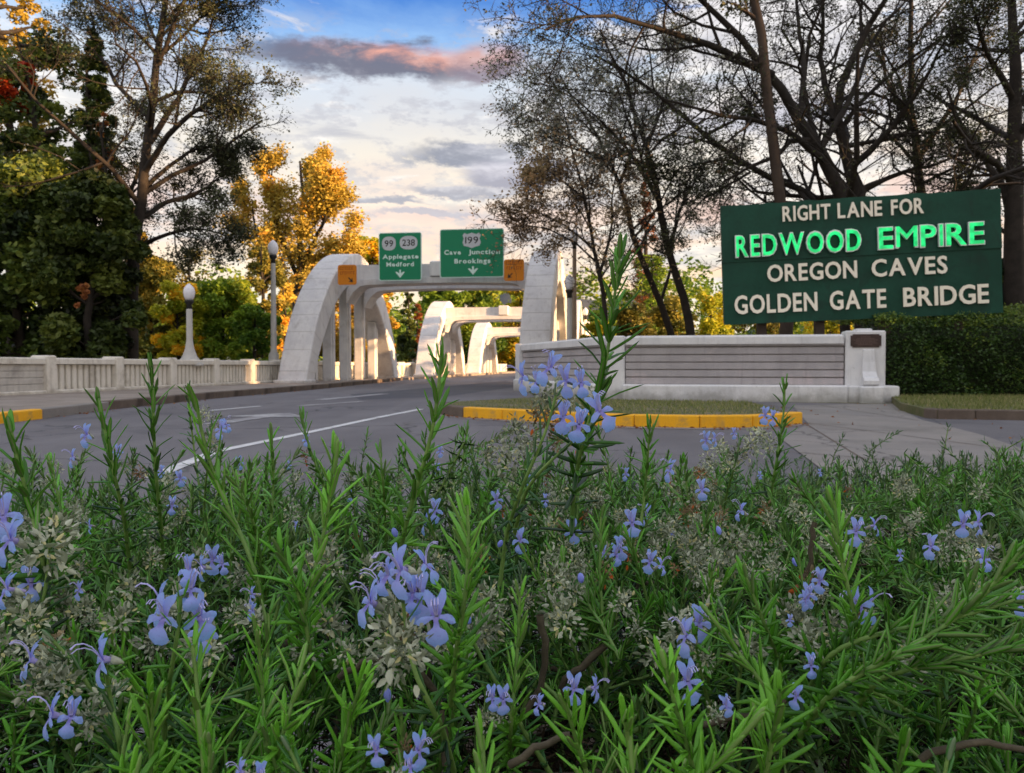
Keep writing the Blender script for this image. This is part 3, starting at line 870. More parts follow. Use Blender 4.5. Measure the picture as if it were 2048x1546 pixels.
lines = [(.223, .834, .125, [('RIGHT', 1572, 1668), ('LANE', 1682, 1770), ('FOR', 1788, 1852)], 0),
         (.047, .553, .188, [('REDWOOD', 1474, 1727), ('EMPIRE', 1759, 1968)], 1),
         (.16, .340, .142, [('OREGON', 1538, 1718), ('CAVES', 1747, 1896)], 0),
         (.04, .084, .155, [('GOLDEN', 1470, 1637), ('GATE', 1662, 1774), ('BRIDGE', 1808, 1975)], 0)]
def sx2(px):
    t = (px - 1448) / 556.0
    return SW * (t / (1 + (20.2 / 19.3 - 1) * (1 - t)) if False else t * (1 + .02 * (1 - t)))
for _, tb, cap, words, neon in lines:
    for w_, pa, pb in words:
        xa, xb = sx2(pa), sx2(pb)
        bold = .020 if not neon else .022
        lay = word_layout(w_, xb - xa, cap * SH, bold, .5, .11 if not neon else .06)
        for i, it in enumerate(lay):
            mb = MB(); yb = -.07 if tb < .5 else -.095
            text_mesh([it], xa, tb * SH, yb - (.03 if neon else .005), .07 if neon else .04, mb)
            o_ = mb.build('letter', M['rim'] if neon else M['cream'], sg)
            if i == 0 and w_ in ('REDWOOD',): o_['label'] = 'silver rimmed letter with glowing green face'
            if neon:
                lay2 = word_layout(w_[i], it[0][3] * it[2] - it[0][2] * it[2] - .055, cap * SH - .055, .010, .5, 0, w_[i])
                mb = MB(); text_mesh(lay2, xa + it[1] + .0275, tb * SH + .0275 + (it[0][4] - it[4]) * it[3], yb - .06, .05, mb)
                mb.build('neon_face', M['neon'], o_)

# highway signs on the portal beam
def rrect(w, h, r, n=4):
    pts = []
    for cx, cz, a0 in ((w - r, r, -90), (w - r, h - r, 0), (r, h - r, 90), (r, r, 180)):
        for i in range(n + 1):
            a = math.radians(a0 + 90 * i / n); pts.append((cx + r * math.cos(a), cz + r * math.sin(a)))
    return pts
def plate(mb, pts, y0, y1):
    n = len(pts)
    mb.add([(x, y0, z) for x, z in pts] + [(x, y1, z) for x, z in pts], [tuple(range(n)), tuple(range(n, 2 * n))[::-1]] + [(i, n + i, n + (i + 1) % n, (i + 1) % n) for i in range(n)])
def beam_sign(pxl, pxr, pyt, pyb, d, name, label, paint, back=M['metal'], border=True):
    p = P(pxl, pyb, d); k = 1 / (CT + ST * 0)
    root = empty(name, p, -TH)
    # width so the right edge projects to pxr on a plane across the bridge
    t = (pxr - CX) / F
    w = (t * p.y - p.x) / (CT + t * ST)
    h = P(pxl, pyt, d).z - p.z
    tag(root, label, 'sign')
    mb = MB(); plate(mb, rrect(w, h, .10), -.02, .03); mb.build('border', M['hw_white'] if border else paint, root)
    mb = MB(); plate(mb, [(x + .035, z + .035) for x, z in rrect(w - .07, h - .07, .08)], -.024, -.0195)
    mb.build('panel', paint, root)
    m2 = MB()
    for xx in (w * .25, w * .75): m2.box(xx - .04, xx + .04, .03, .22, .1, h - .1)
    m2.build('mount_bracket', M['metal'], root)
    return root, w, h
def put_text(root, word, x0, x1, z0, cap, mat, bold=.03, y=-.028, name='lettering', gap=.16, ref='E'):
    mb = MB(); 
    for w_, a, b_ in word: text_mesh(word_layout(w_, b_ - a, cap, bold, .5, gap, ref), a, z0, y, .004, mb)
    return mb.build(name, mat, root)
def arrow_down(root, x, z, s, mat):
    mb = MB()
    pts = [(-.10, .5), (.10, .5), (.10, .10), (.42, .30), (.55, .22), (0, -.42), (-.55, .22), (-.42, .30), (-.10, .10)]
    plate(mb, [(x + p[0] * s, z + p[1] * s) for p in pts][::-1], -.030, -.0245)
    mb.f = [f[::-1] for f in mb.f]
    mb.build('arrow', mat, root)
def ellipse(cx, cz, a, b_, n=24, e=2.0):
    return [(cx + a * math.copysign(abs(math.cos(t)) ** (2 / e), math.cos(t)), cz + b_ * math.copysign(abs(math.sin(t)) ** (2 / e), math.sin(t))) for t in [2 * math.pi * i / n for i in range(n)]]
DS = 37.1
r_, w, h = beam_sign(758, 844, 466, 562, DS, 'highway_sign', 'narrow green highway sign reading Applegate Medford, on the arch beam', M['hw_green'])
for (cx, cz, a, b_, txt, tw) in ((w * .24, h * .775, .33, .32, '99', .40), (w * .70, h * .785, .42, .31, '238', .60)):
    mb = MB(); plate(mb, ellipse(cx, cz, a, b_, 24, 2.5), -.029, -.0245); sh_ = mb.build('route_shield', M['hw_shield'], r_)
    mb = MB(); text_mesh(word_layout(txt, tw, .30, .012, .5, .10, '8'), cx - tw / 2, cz - .15, -.031, .003, mb); mb.build('route_number', M['black'], sh_)
put_text(r_, [('Applegate', w * .09, w * .93)], 0, 0, h * .455, .20, M['hw_white'])
put_text(r_, [('Medford', w * .18, w * .82)], 0, 0, h * .295, .20, M['hw_white'])
arrow_down(r_, w * .50, h * .135, .40, M['hw_white'])
r_, w, h = beam_sign(880, 1008, 459, 556, DS - .55, 'highway_sign', 'wide green highway sign reading Cave Junction Brookings, beside the narrow one', M['hw_green'])
mb = MB()
sh = [(-.42, .22), (-.34, .33), (-.20, .27), (0, .34), (.20, .27), (.34, .33), (.42, .22), (.36, .08), (.42, -.10), (.36, -.25), (.18, -.29), (0, -.36), (-.18, -.29), (-.36, -.25), (-.42, -.10), (-.36, .08)]
plate(mb, [(w * .5 + x, h * .765 + z) for x, z in sh][::-1], -.029, -.0245)
sh_ = mb.build('route_shield', M['hw_shield'], r_)
mb = MB(); text_mesh(word_layout('199', .60, .31, .010, .5, .16, '9'), w * .5 - .30, h * .765 - .15, -.031, .003, mb); mb.build('route_number', M['black'], sh_)
put_text(r_, [('Cave', w * .07, w * .33), ('Junction', w * .45, w * .94)], 0, 0, h * .475, .21, M['hw_white'])
put_text(r_, [('Brookings', w * .23, w * .79)], 0, 0, h * .29, .22, M['hw_white'], bold=.04)
arrow_down(r_, w * .52, h * .135, .42, M['hw_white'])
def orange(pxl, pxr, pyt, pyb, d, label, sgn):
    r_, w, h = beam_sign(pxl, pxr, pyt, pyb, d, 'orange_sign', label, M['hw_orange'], border=False)
    for (z, a, b_) in ((.76, .10, .90), (.52, .14, .92)):
        m2 = MB(); x = a * w
        while x < b_ * w - .03:
            l = R.uniform(.045, .075); zz = h * z + R.uniform(-.008, .008)
            m2.box(x, x + l * .35, -.030, -.0245, zz, zz + .13); m2.box(x, x + l, -.030, -.0245, zz + .11, zz + .135)
            if R.random() < .6: m2.box(x, x + l, -.030, -.0245, zz, zz + .025)
            x += l + .035
        m2.build('text_line', M['hw_orange_text'], r_)
    mb = MB(); pts = [(-.06, .42), (.06, .42), (.06, .02), (.30, .14), (0, -.30), (-.30, .14), (-.06, .02)]
    a = math.radians(45 * sgn); s = .42; cx, cz = w * (.5 + .22 * sgn), h * .22
    q = [(cx + (p[0] * math.cos(a) - p[1] * math.sin(a)) * s, cz + (p[0] * math.sin(a) + p[1] * math.cos(a)) * s) for p in pts]
    plate(mb, q[::-1], -.030, -.0245); mb.f = [f[::-1] for f in mb.f]; mb.build('arrow', M['black'], r_)
orange(676, 714, 530, 570, 36.3, 'small orange sign with arrow fixed to the left rib of the nearest arch', 1)
orange(1008, 1048, 519, 562, 35.6, 'small orange sign with arrow fixed beside the right rib of the nearest arch', -1)

# ------------------------------------------------------------------ street lamps
def lamp(px, pyt, z0, d, label, style, mat, s=1.0, glw=None):
    t = P(px, pyt, d); H = t.z - z0
    root = empty('street_lamp', (t.x, d, z0)); tag(root, label, 'street lamp', 'globe street lamps on the bridge')
    gh = .58 * s; gr = .20 * s
    mb = MB()
    if style == 'flared':
        mb.lathe([(.46 * s, 0), (.46 * s, .06), (.36 * s, .16), (.24 * s, .34), (.15 * s, .60), (.105 * s, .9), (.10 * s, H - gh - .34 * s), (.09 * s, H - gh - .30 * s)], 14)
    else:
        mb.lathe([(.26 * s, 0), (.26 * s, .12), (.20 * s, .2), (.19 * s, 1.35), (.13 * s, 1.45), (.115 * s, 1.6), (.085 * s, H - gh - .28 * s), (.085 * s, H - gh - .24 * s)], 14)
    mb.build('post', mat, root, True)
    mb = MB(); z1 = H - gh - .32 * s
    mb.lathe([(.07 * s, z1), (.10 * s, z1 + .04), (.085 * s, z1 + .16 * s), (.15 * s, z1 + .26 * s), (.15 * s, z1 + .33 * s)], 12)
    mb.build('collar', M['black'], root, True)
    mb = MB(); z2 = H - gh
    mb.lathe([(.11 * s, z2), (.17 * s, z2 + .12 * s), (gr, z2 + .28 * s), (.17 * s, z2 + .42 * s), (.09 * s, z2 + .52 * s), (.02, z2 + gh)], 14)
    mb.build('globe', M['globe'], root, True)
    return root
lamp(378, 567, .85, 27.7, 'short flared lamp post standing behind the left parapet', 'flared', M['lamp_post'], 1.0)
lamp(546, 480, .0, 35.0, 'tall slender lamp post with white globe left of the nearest arch', 'tall', M['lamp_post'], 1.15)
lamp(1149, 458, .0, 33.5, 'tall brown lamp post with globe right of the nearest arch', 'tall', M['lamp_brown'], .95)
lamp(1139, 549, .9, 30.0, 'short flared lamp post with black collar behind the wing wall', 'flared', M['lamp_post'], 1.0)
lamp(1171, 615, .9, 58.0, 'distant sunlit lamp post beyond the nearest arch at right', 'flared', M['cream'], 1.0)

# ------------------------------------------------------------------ unseen blocks added behind the camera to keep the foreground in shade
wl = Vector((math.sin(SUN_AZ), math.cos(SUN_AZ), 0)); pl_ = Vector((wl.y, -wl.x, 0))     # towards the sun, across it
def shade_block(v0, v1, dist, hgt, name, label):
    root = empty(name, wl * dist); tag(root, label, 'shade blocker')
    q = (v0 + v1) / 2
    ang = math.atan2(pl_.y, pl_.x)
    Mt = Matrix.Rotation(ang, 4, 'Z')
    m2 = MB(); m2.box(v0, v1, -6, 6, 0, hgt, Mt); m2.build('wall', M['brick'], root)
    m2 = MB(); m2.box(v0 - .3, v1 + .3, -6.3, 6.3, hgt, hgt + .6, Mt); m2.build('roof', M['kerb'], root)
    for k in range(int((v1 - v0) / 4)):
        for j in range(int(hgt / 4)):
            m2 = MB(); m2.box(v0 + 1.3 + k * 4, v0 + 2.9 + k * 4, -6.06 if pl_.x * 0 else 6.0, 6.05, 1 + j * 3.8, 3 + j * 3.8, Mt); m2.build('window', M['globe'], root)
SHADE = True

# ------------------------------------------------------------------ trees
def unit(a): return a / np.maximum(np.linalg.norm(a, axis=-1, keepdims=True), 1e-9)
def np_tubes(paths, rad, sides):
    """paths (N,K,3), rad (N,K) -> V, F"""
    N_, K, _ = paths.shape
    t = np.zeros_like(paths); t[:, 1:-1] = paths[:, 2:] - paths[:, :-2]; t[:, 0] = paths[:, 1] - paths[:, 0]; t[:, -1] = paths[:, -1] - paths[:, -2]
    t = unit(t); tm = unit(paths[:, -1] - paths[:, 0])
    ref = np.where(np.abs(tm[:, 2:3]) > .8, np.array([[1., .13, 0]]), np.array([[.13, .1, 1.]]))[:, None, :]
    a = unit(np.cross(t, ref)); b_ = np.cross(t, a)
    an = np.arange(sides) * 2 * np.pi / sides
    V = paths[:, :, None, :] + (a[:, :, None, :] * np.cos(an)[None, None, :, None] + b_[:, :, None, :] * np.sin(an)[None, None, :, None]) * rad[:, :, None, None]
    idx = np.arange(N_ * K * sides).reshape(N_, K, sides)
    A_ = idx[:, :-1]; B_ = idx[:, 1:]
    F_ = np.stack([A_, B_, np.roll(B_, -1, 2), np.roll(A_, -1, 2)], -1).reshape(-1, 4)
    return V.reshape(-1, 3), F_
def resample(pts, K):
    pts = np.array([tuple(p) for p in pts], float)
    s = np.concatenate([[0], np.cumsum(np.linalg.norm(np.diff(pts, axis=0), axis=1))]); u = np.linspace(0, s[-1], K)
    # smooth interpolation
    out_ = np.stack([np.interp(u, s, pts[:, i]) for i in range(3)], 1)
    for _ in range(2): out_[1:-1] = out_[1:-1] * .5 + (out_[2:] + out_[:-2]) * .25
    return out_, s[-1]
def children(rs, paths, rad, m, lo, hi, ang, lenf, L, radf, up, wig, K, minr):
    N_, k, _ = paths.shape
    t = rs.uniform(lo, hi, (N_, m)); t.sort(axis=1)
    f = t * (k - 1); i0 = np.minimum(f.astype(int), k - 2); fr_ = (f - i0)[..., None]
    r_ = np.arange(N_)[:, None]
    p = paths[r_, i0] * (1 - fr_) + paths[r_, i0 + 1] * fr_
    d = unit(paths[r_, i0 + 1] - paths[r_, i0])
    rr = rad[r_, i0] * (1 - fr_[..., 0]) + rad[r_, i0 + 1] * fr_[..., 0]
    q = unit(np.cross(d, rs.normal(0, 1, d.shape)))
    A_ = np.radians(ang[0] + rs.uniform(0, 1, (N_, m)) * (ang[1] - ang[0]))[..., None]
    nd = unit(d * np.cos(A_) + q * np.sin(A_) + np.array([0, 0, up]))
    Lc = (L[:, None] * lenf * (1.15 - .55 * t) * rs.uniform(.6, 1.25, (N_, m)))
    p = p.reshape(-1, 3); nd = nd.reshape(-1, 3); Lc = Lc.ravel(); r0 = np.maximum(rr.ravel() * radf, minr)
    P_ = np.zeros((len(p), K, 3)); P_[:, 0] = p
    for s_ in range(1, K):
        nd = unit(nd + rs.normal(0, wig, nd.shape) + np.array([0, 0, up * .35]))
        P_[:, s_] = P_[:, s_ - 1] + nd * (Lc / (K - 1))[:, None]
    rad2 = r0[:, None] * np.linspace(1, .35, K)[None, :]
    return P_, rad2, Lc
def leaf_quads(rs, pts, size, n_per, spread, tmin=0, tmax=1, flat=.5, shape=.55, tb=None):
    """rhombic leaves scattered round points"""
    p = np.repeat(pts, n_per, 0); n = len(p)
    p = p + rs.normal(0, spread, (n, 3))
    d = unit(rs.normal(0, 1, (n, 3)) * np.array([1, 1, flat])); q = unit(np.cross(d, rs.normal(0, 1, (n, 3))))
    s = size * rs.uniform(.6, 1.35, n)[:, None]
    nrm = np.cross(d, q)
    V = np.stack([p - d * s * .5, p + q * s * shape * .5 + nrm * s * .10, p + d * s * .5, p - q * s * shape * .5 + nrm * s * .10], 1).reshape(-1, 3)
    F_ = np.arange(4 * n).reshape(-1, 4)
    tt = rs.uniform(tmin, tmax, n) if tb is None else np.clip(np.repeat(tb, n_per) + rs.normal(0, .16, n), 0, 1)
    return V, F_, np.repeat(tt, 4)
def tree(name, label, limbs, seed, leafmat, barkmat, leaf=.14, nleaf=3, spread=.16, m=(9, 6, 5, 4), lenf=(.5, .55, .6, .6), L0=None,
         ang=(28, 62), up=.10, wig=.16, lo=.30, sides=8, group=None, minr=.011, lmin=.2, extra=None):
    """limbs: list of (points, r0, r1); a trunk path and main limbs traced in space, the rest is grown"""
    rs = np.random.RandomState(seed)
    root = empty(name, tuple(limbs[0][0][0])); tag(root, label, 'tree', group)
    org = np.array(tuple(limbs[0][0][0]))
    Vs, Fs, nv = [], [], 0
    def put(V, F_):
        nonlocal nv
        Vs.append(V); Fs.append(F_ + nv); nv += len(V)
    K = 14; paths = []; rads = []; Ls = []
    for pts, ra, rb in limbs:
        p, l = resample(pts, K)
        p[1:-1] += rs.normal(0, .012, p[1:-1].shape) * l * .25
        paths.append(p); rads.append(np.linspace(ra, rb, K)); Ls.append(l)
    paths = np.array(paths); rads = np.array(rads)
    V, F_ = np_tubes(paths - org, rads, sides); put(V, F_)
    Ls = np.array(Ls) if L0 is None else np.full(len(limbs), L0)
    tw = []
    cur = (paths, rads, Ls)
    for lv, (mm, lf) in enumerate(zip(m, lenf)):
        c_ = children(rs, cur[0], cur[1], mm, lo if lv == 0 else .22, 1.0, ang, lf, cur[2], .55, up, wig, 5 if lv < 2 else 4, minr)
        V, F_ = np_tubes(c_[0] - org, c_[1], 5 if lv == 0 else (4 if lv == 1 else 3)); put(V, F_)
        cur = c_
        if lv >= len(m) - 2: tw.append(c_[0][:, 1:].reshape(-1, 3) if lv == len(m) - 1 else c_[0][:, -1])
    link('trunk', np_mesh('trunk', np.concatenate(Vs), [np.concatenate(Fs)], barkmat, smooth=True), root)
    tp = np.concatenate(tw) - org
    if nleaf > 0:
        if nleaf < 1:
            tp = tp[rs.uniform(0, 1, len(tp)) < nleaf]; k = 1
        else: k = int(nleaf)
        # neighbouring leaves share a shade: light and dark clumps
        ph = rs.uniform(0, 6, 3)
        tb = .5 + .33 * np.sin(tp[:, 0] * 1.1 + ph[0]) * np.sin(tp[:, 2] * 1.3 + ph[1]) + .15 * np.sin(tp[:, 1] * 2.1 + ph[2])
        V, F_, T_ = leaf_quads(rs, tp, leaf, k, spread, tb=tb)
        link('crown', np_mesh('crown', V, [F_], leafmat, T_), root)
    return root
def PX(pts, d, dd=0.0):
    n = len(pts)
    return [P(x, y, d + (dd * i / max(1, n - 1))) for i, (x, y) in enumerate(pts)]
def bushy(name, label, px, pyt, pyb, d, wpx, seed, leafmat, clumps=60, per=220, leaf=.28, cat='tree', group=None, z0=0.0, conic=0.0, tmin=0, tmax=1, shape=.6, trunk=True, dy=None, barkmat=None, irr=.25):
    """leafy tree: overlapping clumps of leaves through the crown's volume, with trunk and limbs"""
    rs = np.random.RandomState(seed)
    t = P(px, pyt, d); b_ = P(px, pyb, d); H = t.z - z0; zb = b_.z - z0; Wd = wpx / F * d / 2; Dy = Wd if dy is None else dy
    root = empty(name, (t.x, d, z0)); tag(root, label, cat, group)
    n = clumps
    h = rs.uniform(0, 1, n) ** (.9 if not conic else 1.25)
    prof = (np.sqrt(np.maximum(0, 1 - ((h - .45) / .60) ** 2)) if not conic else (1 - h) ** conic * .95 + .05)
    a = rs.uniform(0, 2 * np.pi, n); r_ = np.sqrt(rs.uniform(.08, 1, n)) * prof * (1 + rs.normal(0, irr, n) * .5)
    cr = (.30 * Wd * rs.uniform(.55, 1.15, n) * (1 if not conic else (1.1 - h * .8)))
    c_ = np.stack([np.cos(a) * r_ * (Wd - .2 * Wd), np.sin(a) * r_ * (Dy - .2 * Dy), zb + h * (H - zb) * (1 - .08 * (not conic))], 1)
    # leaves: on the upper shell of each clump, fewer inside
    k = per
    dr = unit(rs.normal(0, 1, (n, k, 3)) + np.array([0, 0, .35])); rad = (rs.uniform(.35, 1, (n, k, 1))) ** .5
    stretch = np.array([1, 1, .75]) if not conic else np.array([1.0, 1.0, .8])
    p = (c_[:, None, :] + dr * rad * cr[:, None, None] * stretch).reshape(-1, 3)
    p += rs.normal(0, .06 * Wd * .3, p.shape)
    p = p[(p[:, 2] > .05) & (p[:, 2] < H + .3)]
    tb = np.repeat(rs.uniform(tmin, tmax, n), k)[:len(p)]
    V, F_, T_ = leaf_quads(rs, p, leaf, 1, .02, shape=shape, tb=tb)
    link('crown', np_mesh('crown', V, [F_], leafmat, T_), root)
    if trunk:
        K = 7; tr = np.zeros((1, K, 3)); tr[0, :, 2] = np.linspace(0, H * .93, K); tr[0, 1:, :2] += np.cumsum(rs.normal(0, .012 * H, (K - 1, 2)), 0)
        rr = np.linspace(max(.10, H * .024), .03, K)[None]
        V1, F1 = np_tubes(tr, rr, 8)
        sel = rs.permutation(n)[:min(n, 30)]
        lp = np.zeros((len(sel), 4, 3)); zz = np.clip(c_[sel, 2] - np.linalg.norm(c_[sel, :2], axis=1) * .7, .15 * H, .9 * H)
        f = zz / (H * .93) * (K - 1); i0 = np.minimum(f.astype(int), K - 2)
        lp[:, 0] = tr[0, i0] + (tr[0, i0 + 1] - tr[0, i0]) * (f - i0)[:, None]; lp[:, 3] = c_[sel]
        lp[:, 1] = lp[:, 0] * .65 + lp[:, 3] * .35 + rs.normal(0, .03 * Wd, (len(sel), 3)); lp[:, 2] = lp[:, 0] * .3 + lp[:, 3] * .7 + rs.normal(0, .04 * Wd, (len(sel), 3))
        V2, F2 = np_tubes(lp, np.linspace(.05, .012, 4)[None].repeat(len(sel), 0) * H / 8, 5)
        link('trunk', np_mesh('trunk', np.concatenate([V1, V2]), [F1, F2 + len(V1)], barkmat or M['bark'], smooth=True), root)
    return root
BG = 'trees beyond the bridge'
# far hills and woods
mb = MB(); n = 60
vs = []
for i in range(n + 1):
    x = -900 + 1800 * i / n; z = 62 + 26 * math.sin(i * .43 + 1) + 14 * math.sin(i * 1.1) + R.uniform(-4, 4) + 26 * math.exp(-((x - 110) / 130) ** 2)
    vs += [(x, 780, -1), (x, 900, z * .55), (x, 1000, z), (x, 1150, z * .4)]
mb.add(vs, [(i * 4 + k, i * 4 + 4 + k, i * 4 + 5 + k, i * 4 + 1 + k) for i in range(n) for k in range(3)])
tag(mb.build('hills', M['hill'], smooth=True), kind='structure')
rs = np.random.RandomState(5)
# distant belt of woodland
c = np.stack([rs.uniform(-130, 150, 900), rs.uniform(150, 185, 900), rs.uniform(0, 1, 900) ** .8], 1)
c[:, 2] *= 15.0 + 3.5 * np.sin(c[:, 0] * .06) + 2.5 * np.sin(c[:, 0] * .21)
p = (c[:, None, :] + unit(rs.normal(0, 1, (900, 85, 3))) * rs.uniform(1.0, 3.4, (900, 1, 1))).reshape(-1, 3)
p = p[p[:, 2] > 0]
V, F_, T_ = leaf_quads(rs, p, 1.0, 1, .1, tb=np.repeat(rs.uniform(0, 1, 900), 85)[:len(p)])
tag(link('distant_woods', np_mesh('distant_woods', V, [F_], L['green'], T_)), 'distant green woods beyond the river', 'woods', kind='stuff')

# left: dark evergreen mass
bushy('evergreen_tree', 'broad dark evergreen tree filling the lower left behind the parapet', 45, 300, 735, 31, 300, 11, L['dkgreen'], 95, 420, .26)
bushy('evergreen_tree', 'dark bushy evergreen tree beside the tall leaning deciduous trunk at left', 180, 330, 735, 30, 210, 12, L['dkgreen'], 85, 420, .24)
bushy('conifer', 'tall dark conifer spire at left rising above the evergreens', 188, 60, 700, 34, 180, 13, L['dkgreen'], 260, 150, .22, conic=.75, cat='tree', shape=.3)
bushy('maple_tree', 'orange and gold leaved tree at the upper left corner', 15, -60, 420, 40, 200, 14, L['orange'], 45, 200, .22, tmin=-.6, tmax=.2)
bushy('maple_tree', 'dark green tree behind the orange tree at far left', 85, 40, 560, 37, 230, 15, L['dkgreen'], 80, 230, .23)
bushy('red_tree', 'small patch of bright red foliage at the left edge', 40, 130, 215, 36, 110, 16, L['red'], 12, 160, .20, trunk=False)
bushy('red_tree', 'rust red slender tree between the evergreens and the leaning trunk', 205, 215, 420, 33.0, 46, 17, L['rust'], 20, 180, .15, conic=.6)
bushy('red_tree', 'small rust coloured twig patch low in the dark evergreens', 165, 560, 625, 27.6, 30, 18, L['rust'], 7, 90, .13, trunk=False)
# left: tall deciduous tree with leaning trunk
D1 = 32.0
limbs = [(PX([(262, 760), (264, 640), (265, 560), (268, 470), (285, 370), (300, 270), (312, 180), (322, 80), (330, -60), (338, -170)], D1), .30, .07),
         (PX([(270, 500), (320, 472), (390, 455), (450, 470)], D1, -2), .10, .025),
         (PX([(272, 445), (330, 405), (400, 385), (470, 330)], D1, 2), .12, .025),
         (PX([(290, 345), (340, 260), (420, 200), (500, 165)], D1, -3), .14, .03),
         (PX([(300, 285), (360, 190), (410, 90), (440, 0)], D1, 1), .14, .03),
         (PX([(305, 240), (240, 180), (200, 110), (180, 20)], D1, 3), .12, .03),
         (PX([(230, 640), (228, 500), (250, 400), (288, 320), (300, 250)], D1, 1.5), .16, .05),
         (PX([(282, 380), (340, 330), (400, 290), (480, 300)], D1, 3), .11, .025),
         (PX([(318, 130), (350, 40), (400, -60), (420, -140)], D1, -2), .10, .03)]
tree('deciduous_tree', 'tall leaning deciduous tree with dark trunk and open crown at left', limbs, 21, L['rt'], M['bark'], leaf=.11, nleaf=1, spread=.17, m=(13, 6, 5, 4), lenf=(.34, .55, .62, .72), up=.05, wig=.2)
# golden tree left of the bridge
limbs = [(PX([(590, 730), (592, 640), (598, 540), (603, 450), (605, 360), (600, 322)], 62), .42, .08),
         (PX([(598, 560), (560, 470), (535, 390), (545, 335)], 62, 2), .20, .05),
         (PX([(600, 540), (640, 460), (665, 400), (660, 340)], 62, -2), .20, .05),
         (PX([(596, 620), (545, 540), (510, 470), (505, 400)], 62, 2), .20, .05),
         (PX([(598, 600), (650, 540), (700, 500), (690, 450)], 62, -2), .20, .05),
         (PX([(604, 420), (630, 350), (640, 325)], 62, 1), .12, .04)]
tree('golden_tree', 'tall golden orange tree rising behind the left side of the nearest arch', limbs, 22, L['orange'], M['bark'], leaf=.26, nleaf=2, spread=.30, m=(11, 6, 5, 3), lenf=(.27, .48, .55, .55), up=.12, wig=.2)
bushy('golden_tree', 'low golden tree behind the rib of the nearest arch', 655, 500, 735, 68, 190, 23, L['orange'], 60, 240, .34)
bushy('golden_tree', 'yellow tree top behind the portal beam of the nearest arch', 738, 462, 735, 74, 110, 24, L['yellow'], 50, 240, .34)
bushy('golden_tree', 'orange leaved tree between the tall lamp and the nearest arch', 575, 560, 738, 55, 90, 25, L['orange'], 30, 220, .26)
bushy('leafy_tree', 'bright yellow bush behind the short lamp post', 360, 560, 735, 44, 120, 26, L['yellow'], 45, 240, .22)
bushy('leafy_tree', 'bright green rounded tree between the two left lamps', 450, 555, 738, 46, 170, 27, L['green'], 60, 260, .23, tmin=.3)
bushy('leafy_tree', 'olive and yellow tree left of the short lamp post', 310, 500, 738, 48, 130, 28, L['olive'], 55, 250, .24)
bushy('leafy_tree', 'thin olive tree behind the tall lamp at left', 528, 470, 735, 50, 100, 29, L['olive'], 42, 150, .24, tmin=.2)
bushy('leafy_tree', 'yellow tree between the leaning trunk and the olive tree', 265, 400, 735, 47, 110, 30, L['orange'], 40, 230, .24, tmin=-.2, tmax=.5)
bushy('leafy_tree', 'sparse brownish tree above the bright green bush', 385, 500, 600, 52, 150, 31, L['olive'], 20, 80, .22, tmin=.1)
bushy('leafy_tree', 'dark green bush right behind the left parapet near the arch', 510, 610, 740, 42, 110, 32, L['green'], 34, 230, .20, tmax=.6)
# through the portals
bushy('conifer', 'dark conifer seen through the nearest portal', 815, 560, 745, 84, 66, 33, L['dkgreen'], 60, 160, .34, conic=.7, shape=.35)
bushy('conifer', 'brown tipped conifer just left of the second arch', 835, 600, 745, 88, 46, 34, L['rust'], 40, 100, .32, conic=.7, shape=.35, tmin=-.3, tmax=.4)
bushy('leafy_tree', 'golden tree at the left inside the nearest portal', 768, 540, 745, 90, 60, 35, L['orange'], 36, 200, .36)
for i, (x, yt, w_, mt, lb) in enumerate([(880, 530, 120, 'green', 'green tree behind the second arch, left of its beam'), (960, 520, 130, 'green', 'broad spring green tree above the second portal beam'),
                                       (1040, 525, 120, 'yellow', 'yellow green tree behind the right rib of the nearest arch'), (905, 600, 80, 'dkgreen', 'dark tree framed by the second arch'),
                                       (1010, 660, 90, 'dkgreen', 'dark shrub seen through the farthest portal')]):
    bushy('leafy_tree', lb, x, yt, 748, 112 + i * 4, w_, 40 + i, L[mt], 60, 230, .50, group=BG)
for i, (x, yt, w_, mt, lb) in enumerate([(1195, 640, 90, 'yellow', 'yellow green shrub right of the distant lamp post'), (1262, 600, 110, 'olive', 'olive shrub behind the tall rosemary sprig'),
                                       (1340, 590, 120, 'olive', 'olive shrub at the foot of the dark trunks left of the sign'), (1420, 575, 110, 'yellow', 'yellow shrub close to the left edge of the large sign'),
                                       (1520, 610, 150, 'olive', 'dull green shrub under the left half of the large sign'), (1660, 630, 150, 'yellow', 'yellow shrub under the middle of the large sign'),
                                       (1300, 500, 130, 'green', 'loose green tree behind the thin trunks left of the sign')]):
    bushy('shrub', lb, x, yt, 745, 38 + i * 2.2, w_, 50 + i, L[mt], 40, 200, .18, cat='shrub', tmax=.8)
bushy('conifer', 'rust brown conifer between the bare trunks left of the sign', 1292, 335, 690, 58, 96, 61, L['rust'], 80, 90, .24, conic=.8, shape=.3, tmin=-.2, tmax=.7)

# right: big open crowned trees seen against the sky
D2 = 30.0
def rt(limbs, seed, lb, mt='rt', leaf=.10, nleaf=.62, m=(11, 5, 5, 3), lenf=(.42, .55, .62, .70), up=.03, wig=.22, lo=.22, bk='bark', spread=.16):
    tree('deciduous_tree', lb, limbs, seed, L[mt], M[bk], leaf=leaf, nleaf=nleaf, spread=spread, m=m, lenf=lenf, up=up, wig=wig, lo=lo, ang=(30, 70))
rt([(PX([(1389, 760), (1389, 665), (1360, 590), (1338, 490), (1308, 400), (1306, 317), (1282, 256), (1246, 154), (1200, 60)], D2), .20, .04),
    (PX([(1340, 495), (1362, 410), (1402, 340), (1440, 290)], D2, 2), .08, .02),
    (PX([(1306, 380), (1258, 300), (1190, 230), (1130, 180)], D2, -2), .08, .02),
    (PX([(1296, 290), (1330, 200), (1350, 100)], D2, 2), .08, .02)], 71, 'dark trunked tree with open crown, second from the lamp posts', 'rt_grey', leaf=.11, nleaf=.85)
